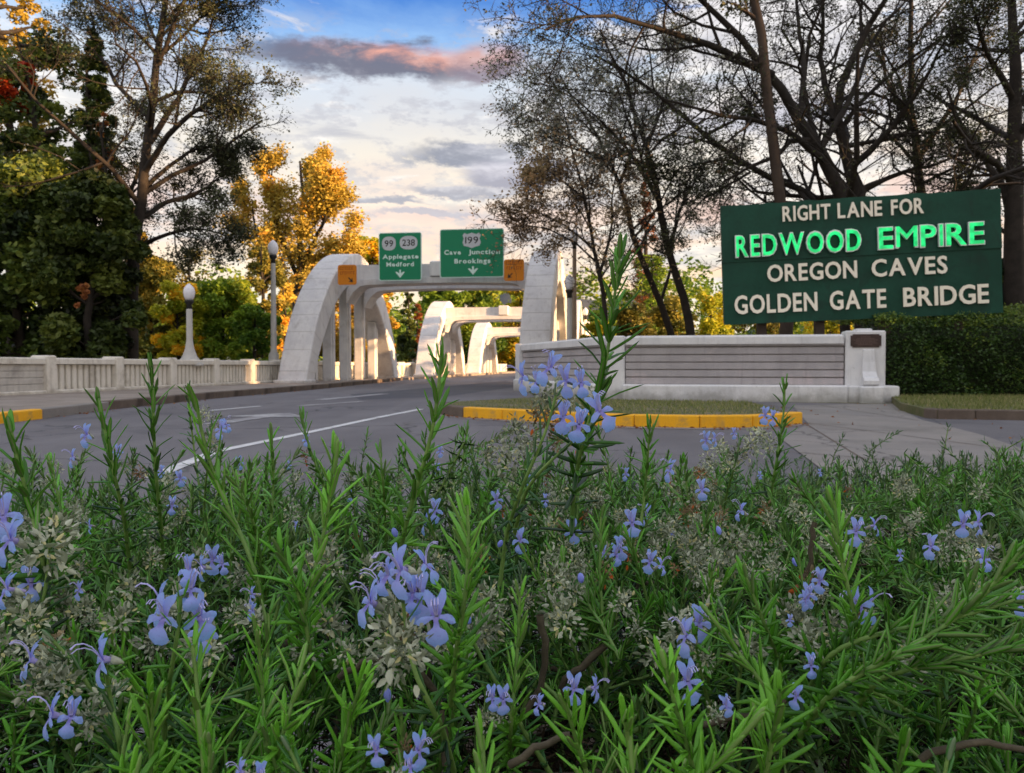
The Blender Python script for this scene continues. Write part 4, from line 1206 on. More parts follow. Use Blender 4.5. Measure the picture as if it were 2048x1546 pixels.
rt([(PX([(1353, 760), (1350, 670), (1312, 575), (1271, 500), (1256, 425), (1235, 348), (1216, 300), (1160, 220), (1120, 150)], D2 + 2), .17, .035),
    (PX([(1240, 365), (1272, 290), (1268, 210), (1230, 120)], D2 + 2, 2), .08, .02),
    (PX([(1225, 320), (1150, 300), (1090, 270), (1050, 270)], D2 + 2, -2), .06, .015)], 72, 'tree with curved trunk leaning left above the wing wall', 'rt_grey', leaf=.11, nleaf=.85)
rt([(PX([(1212, 760), (1212, 640), (1206, 570), (1192, 520), (1180, 440), (1158, 350), (1140, 280), (1120, 200)], D2 - 1), .11, .02),
    (PX([(1200, 545), (1225, 460), (1222, 380), (1250, 300)], D2 - 1, 1), .06, .015),
    (PX([(1190, 500), (1130, 450), (1070, 420), (1030, 440)], D2 - 1, 1), .045, .010),
    (PX([(1172, 400), (1110, 350), (1075, 330), (1045, 350)], D2 - 1, -1), .045, .010)], 73, 'slender twiggy tree beside the brown lamp post', 'rt_gold', leaf=.12, nleaf=.8, m=(10, 6, 5, 3))
rt([(PX([(1730, 760), (1725, 560), (1700, 410), (1655, 320), (1612, 256), (1575, 190), (1540, 143), (1500, 90), (1450, 40), (1380, -20)], D2 - 3), .36, .07),
    (PX([(1660, 330), (1560, 250), (1440, 230), (1330, 200)], D2 - 3, -3), .12, .03),
    (PX([(1545, 150), (1440, 100), (1330, 60), (1180, 20), (1090, 60)], D2 - 3, -3), .14, .03),
    (PX([(1600, 240), (1610, 120), (1590, 20), (1600, -60)], D2 - 3, 2), .12, .03),
    (PX([(1640, 300), (1700, 200), (1740, 90), (1800, 0)], D2 - 3, 3), .13, .03)], 74, 'big tree whose trunk leans left behind the large green sign')
rt([(PX([(1745, 760), (1740, 560), (1727, 400), (1690, 320), (1668, 250), (1672, 170), (1700, 100), (1768, 25), (1800, -60)], D2 - 2), .32, .07),
    (PX([(1668, 240), (1640, 130), (1648, 20), (1640, -70)], D2 - 2, 2), .13, .03),
    (PX([(1700, 340), (1790, 250), (1850, 160), (1900, 60)], D2 - 2, -3), .13, .03),
    (PX([(1720, 380), (1810, 340), (1880, 330), (1960, 280)], D2 - 2, 2), .10, .025)], 75, 'forked dark tree directly behind the middle of the large sign')
rt([(PX([(1690, 760), (1688, 480), (1662, 400), (1568, 368), (1500, 345), (1450, 318), (1409, 271), (1350, 215), (1290, 170), (1190, 110)], D2 - 1), .20, .04),
    (PX([(1500, 345), (1440, 380), (1400, 400), (1350, 470)], D2 - 1, -1), .05, .012),
    (PX([(1409, 271), (1480, 235), (1520, 200)], D2 - 1, 1), .07, .02),
    (PX([(1450, 318), (1380, 330), (1330, 350)], D2 - 1, -2), .05, .012)], 76, 'tree with one long limb reaching left from behind the large sign')
rt([(PX([(1850, 760), (1845, 560), (1838, 370), (1828, 230), (1820, 100), (1822, -40)], D2 + 2), .26, .07),
    (PX([(1835, 320), (1900, 220), (1950, 120), (1980, 10)], D2 + 2, 2), .12, .03),
    (PX([(1830, 260), (1770, 160), (1760, 60)], D2 + 2, 2), .11, .03),
    (PX([(1838, 370), (1920, 330), (1985, 290)], D2 + 2, -2), .08, .03)], 77, 'upright dark tree behind the right half of the large sign', nleaf=1)
rt([(PX([(2035, 780), (2030, 600), (2032, 400), (2026, 220), (2030, 60), (2025, -60)], D2 - 4), .40, .10),
    (PX([(2030, 420), (1980, 330), (1925, 260), (1890, 170)], D2 - 4, 2), .13, .03),
    (PX([(2030, 300), (2075, 200), (2090, 80)], D2 - 4, 2), .13, .03),
    (PX([(2028, 200), (1970, 100), (1940, 0)], D2 - 4, -2), .12, .03),
    (PX([(2032, 480), (1975, 440), (1940, 380)], D2 - 4, 2), .08, .02)], 78, 'thick dark trunk at the right edge beside the large sign', nleaf=1)
# nearly branchless straight trunk
root = tree('bare_trunk_tree', 'smooth straight brown trunk rising just above the left part of the large sign',
            [(PX([(1580, 770), (1572, 560), (1566, 404), (1545, 300), (1538, 200), (1522, 90), (1508, -10), (1498, -140)], D2 - 5), .22, .12)],
            79, L['rt'], M['bark_brown'], leaf=.16, nleaf=2, m=(8, 4, 3), lenf=(.12, .5, .6), lo=.8, sides=10)
# dark undergrowth behind the sign at right
bushy('evergreen_tree', 'dark evergreen behind the right end of the large sign', 1985, 520, 745, 27, 190, 81, L['dkgreen'], 60, 320, .2)

# ------------------------------------------------------------------ hedge
rs = np.random.RandomState(91)
hx0, hx1, hy0, hy1 = 8.95, 16.5, 18.95, 22.2
hd = empty('hedge', ((hx0 + hx1) / 2, 20.5, 0)); tag(hd, 'dense clipped green hedge right of the end pier, below the large sign', 'hedge')
def hsurf(n):
    # points on a rounded, lumpy box
    x = rs.uniform(hx0 - .1, hx1, n); s = rs.uniform(0, 1, n); H = 2.02 + .10 * np.sin(x * 1.7) + .07 * np.sin(x * 4.1 + 1) + .10 * np.clip((x - 10) / 3, 0, 1)
    th = s * 1.9                                # 0..1 front face going up, 1..1.9 top going back
    y = np.where(th < 1, hy0 + .10 * np.sin(x * 2.3 + th * 4) + .08 * np.sin(x * 5 + th * 9) + .45 * np.clip(th - .78, 0, 1) ** 1.5 * 4, hy0 + .25 + (th - 1) * 3.0)
    z = np.where(th < 1, th * H, H + .06 * np.sin(x * 3 + y * 4))
    y = y + np.clip(9.5 - x, 0, 1) ** 2 * .6
    return np.stack([x, y, z], 1)
p = hsurf(30000)
p2 = p.copy(); p2[:, 1] += rs.uniform(.0, .25, len(p)) ; p2 += rs.normal(0, .035, p.shape)
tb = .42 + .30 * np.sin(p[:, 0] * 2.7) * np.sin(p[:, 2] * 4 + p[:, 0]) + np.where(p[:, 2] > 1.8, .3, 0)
p2 -= np.array([(hx0 + hx1) / 2, 20.5, 0])
V, F_, T_ = leaf_quads(rs, p2, .075, 1, .02, tb=tb, shape=.55)
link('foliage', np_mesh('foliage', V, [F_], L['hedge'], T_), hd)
# upright twig tips on top
q = hsurf(9000); q = q[q[:, 2] > 1.9]; q[:, 2] += rs.uniform(0, .16, len(q)) ** 1.3; q -= np.array([(hx0 + hx1) / 2, 20.5, 0])
V, F_, T_ = leaf_quads(rs, q, .06, 1, .015, tb=np.full(len(q), .8), shape=.4)
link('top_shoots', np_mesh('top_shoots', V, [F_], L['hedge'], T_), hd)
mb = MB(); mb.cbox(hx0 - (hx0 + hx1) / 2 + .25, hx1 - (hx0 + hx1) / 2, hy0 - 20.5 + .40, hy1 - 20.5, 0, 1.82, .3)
mb.build('dark_core', M['hedge_core'], hd)  # solid near-black box filling the leaf shell

shade_block(-25.4, 22, 62, 20, 'shade_blocker', 'long unseen brick block added behind the viewer to shade the foreground')
shade_block(-34.6, -25.8, 62, 29, 'shade_blocker', 'taller unseen brick block added to shade the trees at right')
# fallen leaves along the kerbs and on the walk
rs = np.random.RandomState(66)
pts_ = []
for a_, b_ in list(zip(IS[:-1], IS[1:])):
    for k in range(26):
        f = rs.uniform(); pts_.append((a_[0] + (b_[0] - a_[0]) * f + rs.normal(0, .05), a_[1] + (b_[1] - a_[1]) * f - abs(rs.normal(.05, .22)), .018))
for k in range(60): pts_.append((rs.uniform(4.6, 8.8), rs.uniform(9, 18), .022))
for i in range(3, 7):
    for k in range(26):
        f = rs.uniform(); pts_.append((KL[i][0] + (KL[i + 1][0] - KL[i][0]) * f + abs(rs.normal(.05, .2)), KL[i][1] + (KL[i + 1][1] - KL[i][1]) * f, .018))
V, F_, T_ = leaf_quads(rs, np.array(pts_), .055, 1, .0, flat=.12, shape=.5, tb=rs.uniform(0, 1, len(pts_)))
tag(link('fallen_leaves', np_mesh('fallen_leaves', V, [F_], L['rust'], T_)), 'small brown fallen leaves scattered along the kerbs', 'leaves', kind='stuff')

# ------------------------------------------------------------------ rosemary
def surf_s(y):      # depth of the bush's top below eye level, by distance
    return np.interp(y, [.2, .3, .5, .8, 1.1, 1.5, 2.0, 2.6, 3.4], [.20, .175, .145, .143, .140, .185, .295, .43, .55])
def ymax(x):
    t = np.clip((x - .02) / .75, 0, 1); t = t * t * (3 - 2 * t)
    return 1.22 + t * 1.5 + .06 * np.sin(x * 9)
bed = [(-2.6, -.6), (4.6, -.6), (4.4, 3.2), (2.4, 3.2), (1.0, 2.9), (.3, 1.9), (-.2, 1.35), (-2.6, 1.3)]
mb = MB(); mb.prism(bed, 0, .16); tag(mb.build('planting_bed', M['soil']), kind='structure')

SECT_HI = [(0, .45), (.12, .95), (.5, 1.0), (.85, .72)]
def leaf_template(hi, curl):
    """leaf along +y (length 1), width along x (half 1), upper face +z"""
    V = []; F_ = []
    if hi:
        for t, w in SECT_HI:
            z = curl * t * t
            V += [(-w, t, z - .22), (-w * .55, t, z + .16), (0, t, z + .02), (w * .55, t, z + .16), (w, t, z - .22), (0, t, z - .42)]
        V.append((0, 1, curl - .05)); n = 6
        for k in range(len(SECT_HI) - 1):
            for i in range(n):
                j = (i + 1) % n
                F_.append((k * n + i, k * n + j, (k + 1) * n + j, (k + 1) * n + i))
        m_ = (len(SECT_HI) - 1) * n
        T3 = [(m_ + i, m_ + (i + 1) % n, m_ + n) for i in range(n)]
        return np.array(V, float), np.array(F_), np.array(T3)
    for t, w in ((0, .6), (.5, 1.0)):
        z = curl * t * t
        V += [(-w, t, z - .2), (0, t, z + .2), (w, t, z - .2)]
    V.append((0, 1, curl))
    return np.array(V, float), np.array([(0, 1, 4, 3), (1, 2, 5, 4)]), np.array([(3, 4, 6), (4, 5, 6)])
TPL = {(h, c): leaf_template(h, c) for h in (True, False) for c in (-.10, .0, .10, .20)}

BOT = {True: [5, 11, 17, 23], False: []}
def sprig_leaves(rs, path, L0, nodes, open0=1.0, aux=2, young=.0, wid=.105):
    """leaves for a stem path (K,3): returns arrays base, dir, normal, length, width, tint"""
    K = len(path); s = np.concatenate([[0], np.cumsum(np.linalg.norm(np.diff(path, axis=0), axis=1))]); s /= s[-1]
    out_ = []
    az0 = rs.uniform(0, 6.28)
    for i in range(nodes):
        t = (i / (nodes - 1)) ** .80
        if t > .995: t = .995
        p = np.array([np.interp(t, s, path[:, k]) for k in range(3)])
        q = np.array([np.interp(min(1, t + .06), s, path[:, k]) for k in range(3)]); q0 = np.array([np.interp(max(0, t - .06), s, path[:, k]) for k in range(3)])
        ax = (q - q0) / np.linalg.norm(q - q0)
        ref = np.array([0, 0, 1.]) if abs(ax[2]) < .8 else np.array([1., 0, 0])
        e1_ = np.cross(ax, ref); e1_ /= np.linalg.norm(e1_); e2_ = np.cross(ax, e1_)
        az_ = az0 + (i % 2) * np.pi / 2 + rs.normal(0, .22)
        for side_ in (0, np.pi):
            if rs.uniform() < .10: continue
            a = az_ + side_ + rs.normal(0, .12)
            rad = e1_ * np.cos(a) + e2_ * np.sin(a)
            inc = np.radians(np.interp(t, [0, .4, .8, .93, 1], [78, 62, 45, 28, 10]) * open0 + rs.normal(0, 12))
            d = ax * np.cos(inc) + rad * np.sin(inc)
            nrm = ax * np.sin(inc) - rad * np.cos(inc)
            L = L0 * np.interp(t, [0, .3, .75, .92, 1], [.72, .95, 1.0, .82, .52]) * rs.uniform(.62, 1.18)
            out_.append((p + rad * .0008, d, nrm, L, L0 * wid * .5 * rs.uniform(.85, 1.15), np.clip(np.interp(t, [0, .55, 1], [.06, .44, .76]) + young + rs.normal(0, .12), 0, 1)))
            for k in range(aux):
                if rs.uniform() < .75 * (1 - t) + .1 and t < .86:
                    a2 = a + rs.normal(0, .55); r2_ = e1_ * np.cos(a2) + e2_ * np.sin(a2)
                    i2 = inc * rs.uniform(.35, .85)
                    d2 = ax * np.cos(i2) + r2_ * np.sin(i2); n2_ = ax * np.sin(i2) - r2_ * np.cos(i2)
                    out_.append((p + rad * .001, d2, n2_, L * rs.uniform(.35, .62), L0 * wid * .42, np.clip(.55 + young + rs.normal(0, .15), 0, 1)))
    return out_
def leaves_to_mesh(lv, hi, rs):
    B_ = np.array([l[0] for l in lv]); D_ = np.array([l[1] for l in lv]); N_ = np.array([l[2] for l in lv])
    L_ = np.array([l[3] for l in lv]); W_ = np.array([l[4] for l in lv]); T_ = np.array([l[5] for l in lv])
    S_ = np.cross(D_, N_)
    cs = [-.10, .0, .10, .20]; pick = rs.randint(0, 4, len(lv))
    Vs, Q, T3, tt = [], [], [], []; nv = 0
    for ci, c_ in enumerate(cs):
        k = np.where(pick == ci)[0]
        if not len(k): continue
        tv, tq, t3 = TPL[(hi, c_)]
        zz = tv[:, 2].copy()
        t = tv[:, 1]; arc = c_ * t * t
        V = B_[k][:, None] + S_[k][:, None] * (tv[None, :, 0:1] * W_[k][:, None, None]) + D_[k][:, None] * (tv[None, :, 1:2] * L_[k][:, None, None]) \
            + N_[k][:, None] * ((zz - arc)[None, :, None] * W_[k][:, None, None] - (c_ * t * t)[None, :, None] * L_[k][:, None, None])
        n = len(tv); off = nv + np.arange(len(k))[:, None, None] * n
        Vs.append(V.reshape(-1, 3)); Q.append((tq[None] + off).reshape(-1, 4)); T3.append((t3[None] + off).reshape(-1, 3)); tb_ = np.repeat(np.minimum(T_[k], .74)[:, None], n, 1); tb_[:, BOT[hi]] = 1.0; tt.append(tb_.ravel()); nv += n * len(k)
    return np.concatenate(Vs), np.concatenate(Q), np.concatenate(T3), np.concatenate(tt)
def bent_path(rs, length, bend=.18, K=8, wob=.0):
    t = np.linspace(0, 1, K)
    a = rs.uniform(0, 6.28); b_ = bend * rs.uniform(.2, 1.0)
    p = np.stack([np.cos(a) * b_ * length * t * t, np.sin(a) * b_ * length * t * t, length * t], 1)
    p[1:-1, :2] += rs.normal(0, .006 * length, (K - 2, 2))
    return p
def sprig_mesh(seed, length, L0, nodes, mat, hi=True, aux=2, young=0., open0=1., wid=.105, stem_r=.0013, name='sprig'):
    rs = np.random.RandomState(seed)
    path = bent_path(rs, length)
    V, Q, T3, tt = leaves_to_mesh(sprig_leaves(rs, path, L0, nodes, open0, aux, young, wid), hi, rs)
    SV, SF = np_tubes(path[None], np.linspace(stem_r * 1.3, stem_r * .7, len(path))[None], 6)
    n0 = len(V)
    mi = [0] * len(Q) + [1] * len(SF) + [0] * len(T3)
    return np_mesh(name, np.concatenate([V, SV]), [Q, SF + n0, T3], [mat, M['green_stem']], tint=np.concatenate([tt, np.zeros(len(SV))]), mi=mi)

bush = empty('rosemary_bush', (0, .8, .16)); tag(bush, 'flowering rosemary bush with pale blue flowers filling the foreground', 'bush')
BO = np.array([0, .8, .16]); BOV = Vector(BO)
VAR = []
for i in range(16):
    rr = random.Random(100 + i)
    mt = [L['rose'], L['rose'], L['rose_bright'], L['rose_dark']][i % 4]
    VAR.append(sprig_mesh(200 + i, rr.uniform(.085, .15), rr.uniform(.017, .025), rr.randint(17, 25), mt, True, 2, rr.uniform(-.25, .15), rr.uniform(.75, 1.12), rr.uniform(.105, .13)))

def orient(tip, d, length, spin):
    """matrix for a sprig of given length whose tip sits at tip pointing along d"""
    q = Vector(d).normalized().to_track_quat('Z', 'Y').to_matrix().to_4x4()
    return Matrix.Translation(Vector(tip) - Vector(d).normalized() * length) @ q @ Matrix.Rotation(spin, 4, 'Z')

# sprigs traced from the picture: (tip, middle ..., base pixels; distance; leaf length m; nodes; material; young; openness)
HERO = [([(1240, 512), (1226, 600), (1222, 690), (1196, 790), (1165, 880), (1150, 960)], .56, .0320, 20, 'rose', -.08, 1.0, 1.2, 'tall rosemary sprig standing highest against the wing wall'),
        ([(882, 712), (878, 790), (862, 880), (838, 960), (812, 1040), (800, 1110)], .50, .0265, 17, 'rose_bright', .08, .92, .9, 'bright sprig with splayed leaves in front of the second arch'),
        ([(302, 728), (306, 800), (308, 880), (312, 960), (322, 1040)], .62, .0225, 19, 'rose', -.12, .85, 1.3, 'dark upright sprig in front of the left parapet'),
        ([(392, 800), (402, 880), (430, 960), (468, 1040), (508, 1120), (522, 1190)], .50, .0270, 15, 'rose_bright', .20, .55, .5, 'yellow green sprig with long leaves and thick stem'),
        ([(22, 862), (42, 950), (66, 1030), (86, 1120)], .46, .0270, 14, 'rose', .02, .75, 1.0, 'large sprig at the left edge in front of the road'),
        ([(196, 800), (212, 870), (226, 940), (248, 1030)], .58, .0235, 15, 'rose', -.02, .75, 1.0, 'dark sprig left of the tall one, above pale flowers')]
HERO2 = [([(668, 905), (664, 980), (650, 1060), (626, 1150), (604, 1240)], .44, .0255, 15, 'rose_bright', .16, .75, .8),
         ([(603, 828), (612, 880), (640, 950), (668, 1020)], .74, .0205, 18, 'rose', -.08, .85, 1.2),
         ([(542, 866), (546, 920), (548, 980), (540, 1060)], .66, .0205, 15, 'rose', .0, .85, 1.2),
         ([(1570, 768), (1568, 830), (1560, 890), (1545, 960)], .78, .0225, 17, 'rose', -.10, .80, 1.1),
         ([(1300, 845), (1296, 910), (1290, 980), (1280, 1060)], .62, .0215, 15, 'rose', .0, .75, 1.1),
         ([(376, 778), (380, 830), (388, 900), (400, 980)], .85, .0175, 14, 'rose_dark', -.1, .9, 1.0),
         ([(934, 1010), (940, 1100), (930, 1200), (912, 1300)], .345, .0215, 16, 'rose_bright', .0, .75, 1.4),
         ([(1668, 1000), (1676, 1080), (1690, 1160), (1716, 1250)], .41, .0215, 17, 'rose_bright', .05, .8, 1.3),
         ([(2050, 1090), (1980, 1190), (1880, 1260), (1770, 1320), (1660, 1380)], .335, .0215, 22, 'rose', .02, .85, 1.6),
         ([(2040, 1290), (1960, 1310), (1860, 1330), (1760, 1350)], .345, .022, 18, 'rose', -.05, .9, 1.4),
         ([(2030, 1200), (1940, 1230), (1840, 1250), (1740, 1270), (1660, 1300)], .36, .022, 19, 'rose', .0, .85, 1.4),
         ([(302, 1390), (306, 1470), (300, 1560), (292, 1640)], .31, .021, 13, 'rose_bright', .2, .6, .9),
         ([(385, 1290), (395, 1380), (405, 1480), (410, 1580)], .33, .022, 14, 'rose_bright', .12, .7, 1.0),
         ([(965, 1470), (968, 1540), (970, 1620), (974, 1700)], .29, .021, 12, 'rose_bright', .22, .6, .9),
         ([(1130, 1400), (1150, 1480), (1180, 1560), (1200, 1650)], .30, .021, 14, 'rose_bright', .18, .8, 1.0),
         ([(1330, 1330), (1352, 1420), (1380, 1510), (1400, 1600)], .31, .0225, 15, 'rose_bright', .12, .8, 1.1),
         ([(1560, 1380), (1550, 1460), (1530, 1550), (1520, 1640)], .31, .0225, 15, 'rose_bright', .12, .9, 1.1),
         ([(1250, 1440), (1262, 1520), (1270, 1610)], .29, .020, 13, 'rose_bright', .2, .8, 1.1),
         ([(1040, 1190), (1038, 1270), (1030, 1360), (1022, 1440)], .42, .019, 15, 'rose_bright', .1, .8, 1.2),
         ([(515, 1260), (522, 1330), (528, 1420), (520, 1500)], .38, .019, 15, 'rose_bright', .1, .7, 1.2),
         ([(600, 1330), (590, 1400), (560, 1480)], .34, .021, 13, 'rose_bright', .1, .8, 1.2),
         ([(730, 1350), (700, 1430), (680, 1520)], .34, .021, 14, 'rose_bright', .12, .8, 1.2),
         ([(560, 1100), (600, 1190), (620, 1290)], .42, .024, 14, 'rose', .05, .9, 1.2),
         ([(1490, 1150), (1530, 1250), (1560, 1330)], .42, .020, 13, 'rose', .05, .9, 1.2),
         ([(1420, 1230), (1480, 1310), (1530, 1370)], .40, .021, 13, 'rose_bright', .05, .9, 1.2),
         ([(1945, 1160), (1930, 1210), (1900, 1290)], .40, .020, 13, 'rose', -.05, .9, 1.2),
         ([(760, 905), (766, 960), (770, 1030)], .60, .021, 14, 'rose', .05, .9, 1.1),
         ([(940, 880), (948, 930), (960, 990)], .95, .017, 14, 'rose_dark', -.05, .7, 1.0),
         ([(1500, 1450), (1460, 1500), (1400, 1560)], .30, .021, 14, 'rose_bright', .1, .8, 1.2),
         ([(860, 1470), (820, 1520), (790, 1600)], .31, .019, 13, 'rose', .1, .8, 1.2),
         ([(140, 1080), (110, 1160), (90, 1240)], .48, .020, 13, 'rose', .1, .8, 1.2),
         ([(470, 960), (500, 1020), (520, 1100)], .58, .022, 13, 'rose_bright', .1, .8, 1.2),
         ([(100, 920), (116, 990), (130, 1060)], .66, .021, 13, 'rose', .1, .8, 1.2)]
HERO2 += [([(1112, 790), (1096, 860), (1062, 930), (1030, 1010), (1010, 1080)], .475, .017, 9, 'rose_dark', -.1, 1.0, 1.0),
          ([(1190, 840), (1150, 880), (1090, 930), (1050, 980)], .50, .017, 7, 'rose_dark', -.1, 1.0, .8),
          ([(806, 1200), (815, 1290), (830, 1360), (880, 1440)], .325, .015, 7, 'rose_dark', -.1, 1.0, .8),
          ([(362, 1190), (356, 1270), (340, 1350), (330, 1440)], .335, .016, 8, 'rose', -.1, 1.0, .8),
          ([(1480, 880), (1470, 930), (1450, 1000)], .80, .017, 10, 'rose_dark', -.1, 1.0, 1.0),
          ([(425, 850), (418, 910), (410, 980)], .78, .016, 10, 'rose_dark', -.1, 1.0, 1.0),
          ([(1390, 1270), (1400, 1340), (1420, 1420)], .40, .018, 9, 'rose', -.1, 1.0, 1.0),
          ([(100, 1070), (96, 1150), (80, 1240)], .44, .020, 12, 'rose_dark', -.1, .9, 1.0),
          ([(210, 1330), (220, 1400), (240, 1480)], .33, .017, 9, 'rose_dark', -.1, 1.0, 1.0)]
rsH = np.random.RandomState(77)
leaf_meshes = {}
def leaf_obj_mesh(mt, ci, tb):
    k = (mt, ci, tb)
    if k not in leaf_meshes:
        c_ = [-.10, .0, .10, .20][ci]; tv, tq, t3 = TPL[(True, c_)]
        V = tv.copy(); arc = c_ * V[:, 1] ** 2
        V[:, 2] = (V[:, 2] - arc); asp = 1 / .061
        V[:, 2] = V[:, 2] - arc * asp            # bend in units of the half width
        tn = np.full(len(V), min(.74, .08 + tb * .22)); tn[BOT[True]] = 1.0
        leaf_meshes[k] = np_mesh('leaf', V, [tq, t3], L[mt], tint=tn)
    return leaf_meshes[k]
def hero_path(px, d):
    n = len(px); pts = [P(x, y, d + .05 * (i / (n - 1)) ** 1.5 * rsH.uniform(-.5, 1)) for i, (x, y) in enumerate(px)][::-1]
    dx_, dy_ = px[-1][0] - px[-2][0], px[-1][1] - px[-2][1]
    pts.insert(0, P(px[-1][0] + dx_ * .55, px[-1][1] + dy_ * .4 + 70, d + .05))
    p, l = resample(pts, 14); return p
for hi_, h in enumerate(HERO + HERO2):
    px, d, L0, nodes, mt, yg, op, aux = h[:8]
    path = hero_path(px, d)
    nodes = int(nodes * 1.6)
    rs = np.random.RandomState(500 + hi_)
    lv = sprig_leaves(rs, path, L0, nodes, op, 3 if aux > 1.1 else (2 if aux > .6 else 1), yg, .122)
    if hi_ < len(HERO):
        o_ = np.array(path[0])
        SV, SF = np_tubes((path - o_)[None], np.linspace(.0018, .0010, len(path))[None], 8)
        st_ = link('sprig', np_mesh('sprig', SV, [SF], M['green_stem'], smooth=True), bush, Vector(o_) - BOV)
        st_['label'] = h[8]
        for l in lv[-50:]:
            S_ = np.cross(l[1], l[2])
            me = leaf_obj_mesh(mt, rs.randint(0, 4), int(min(3, l[5] * 3.4)))
            ob = bpy.data.objects.new('leaf', me); COL.objects.link(ob); ob.parent = st_
            Wd = l[4]
            Mx = Matrix(((S_[0] * Wd, l[1][0] * l[3], l[2][0] * Wd, l[0][0] - o_[0]), (S_[1] * Wd, l[1][1] * l[3], l[2][1] * Wd, l[0][1] - o_[1]), (S_[2] * Wd, l[1][2] * l[3], l[2][2] * Wd, l[0][2] - o_[2]), (0, 0, 0, 1)))
            ob.matrix_local = Mx
        if len(lv) > 50:
            V, Q, T3, tt = leaves_to_mesh(lv[:-50], True, rs)
            tag(link('leaves', np_mesh('leaves', V - o_, [Q, T3], L[mt], tint=tt), st_), kind='stuff')
    else:
        o_ = np.array(path[0])
        V, Q, T3, tt = leaves_to_mesh(lv, True, rs)
        SV, SF = np_tubes(path[None], np.linspace(.0016, .0008, len(path))[None], 6); n0 = len(V)
        me = np_mesh('sprig', np.concatenate([V, SV]) - o_, [Q, SF + n0, T3], [L[mt], M['green_stem']], tint=np.concatenate([tt, np.zeros(len(SV))]), mi=[0] * len(Q) + [1] * len(SF) + [0] * len(T3))
        link('sprig', me, bush, Vector(o_) - BOV)

# the rest of the bush
rs = np.random.RandomState(4242)
pts = []
y = .20
while y < 3.0:
    stp = np.interp(y, [.2, .5, 1.0, 1.6, 3], [.024, .029, .034, .042, .058])
    xm = .66 * y + .75
    x = -xm
    while x < xm:
        xx = x + rs.uniform(-.5, .5) * stp; yy = y + rs.uniform(-.5, .5) * stp
        if yy < ymax(xx) and math.hypot(xx, yy) > .235: pts.append((xx, yy))
        x += stp * rs.uniform(.8, 1.2)
    y += stp
pts = np.array(pts)
VO = [(P(x, y, d).x, d, r_) for x, y, d, r_ in [(640, 1300, .42, .040), (890, 1430, .38, .035), (1130, 1330, .44, .045), (1480, 1400, .41, .045), (1240, 1400, .38, .03), (190, 1500, .35, .03), (250, 1080, .62, .035), (1620, 1110, .60, .035), (1840, 1420, .39, .05), (480, 1180, .5, .03), (1100, 1500, .33, .03), (20, 1480, .36, .04), (1250, 1250, .48, .04), (1960, 1180, .52, .03)]]
def void(x, y):
    return max(max(0., 1.3 - math.hypot(x - a, (y - b_) * .8) / c_) for a, b_, c_ in VO)
part_sel = []
B2 = []      # merged leaves
for (xx, yy) in pts:
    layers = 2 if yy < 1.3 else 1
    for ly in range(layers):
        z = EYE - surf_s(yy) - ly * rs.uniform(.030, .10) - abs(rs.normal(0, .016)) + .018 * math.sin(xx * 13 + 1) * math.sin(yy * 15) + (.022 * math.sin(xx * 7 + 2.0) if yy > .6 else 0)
        if yy > 1.3 and rs.uniform() < .07: z += rs.uniform(.02, .075)
        if .6 < yy < 1.25 and xx < .35 and ly == 0 and rs.uniform() < .22: z += rs.uniform(.015, .055)
        if yy > ymax(xx) - .12: z -= rs.uniform(0, .05)
        if yy < .34: z -= .03 * (.34 - yy) / .14
        vd = void(xx, yy)
        if vd > .5:
            z -= .05 + .05 * vd
            if rs.uniform() < .55 or ly: continue
        lean = abs(rs.normal(0, .55)) + .35 * ly; a = rs.uniform(0, 6.28)
        d = (math.sin(lean) * math.cos(a), math.sin(lean) * math.sin(a), math.cos(lean))
        part_sel.append((xx, yy, z, d, ly))
d_ = np.array([math.hypot(p[0], p[1]) + .25 * p[4] + (.4 if abs(p[0]) > .64 * p[1] + .02 else 0) for p in part_sel])
order = np.argsort(d_)
parts_i = set(order[:245].tolist())
CORE = []
for i, (xx, yy, z, d, ly) in enumerate(part_sel):
    if i in parts_i:
        me = VAR[rs.randint(0, 16)]
        Ls = rs.uniform(.09, .14); sc = rs.uniform(.78, 1.02)
        o_ = bpy.data.objects.new('sprig', me); COL.objects.link(o_); o_.parent = bush
        o_.matrix_local = Matrix.Translation(-BOV) @ orient((xx, yy, z), d, .11 * sc, rs.uniform(0, 6.28)) @ Matrix.Scale(sc, 4)
    else: CORE.append((xx, yy, z, d, ly))
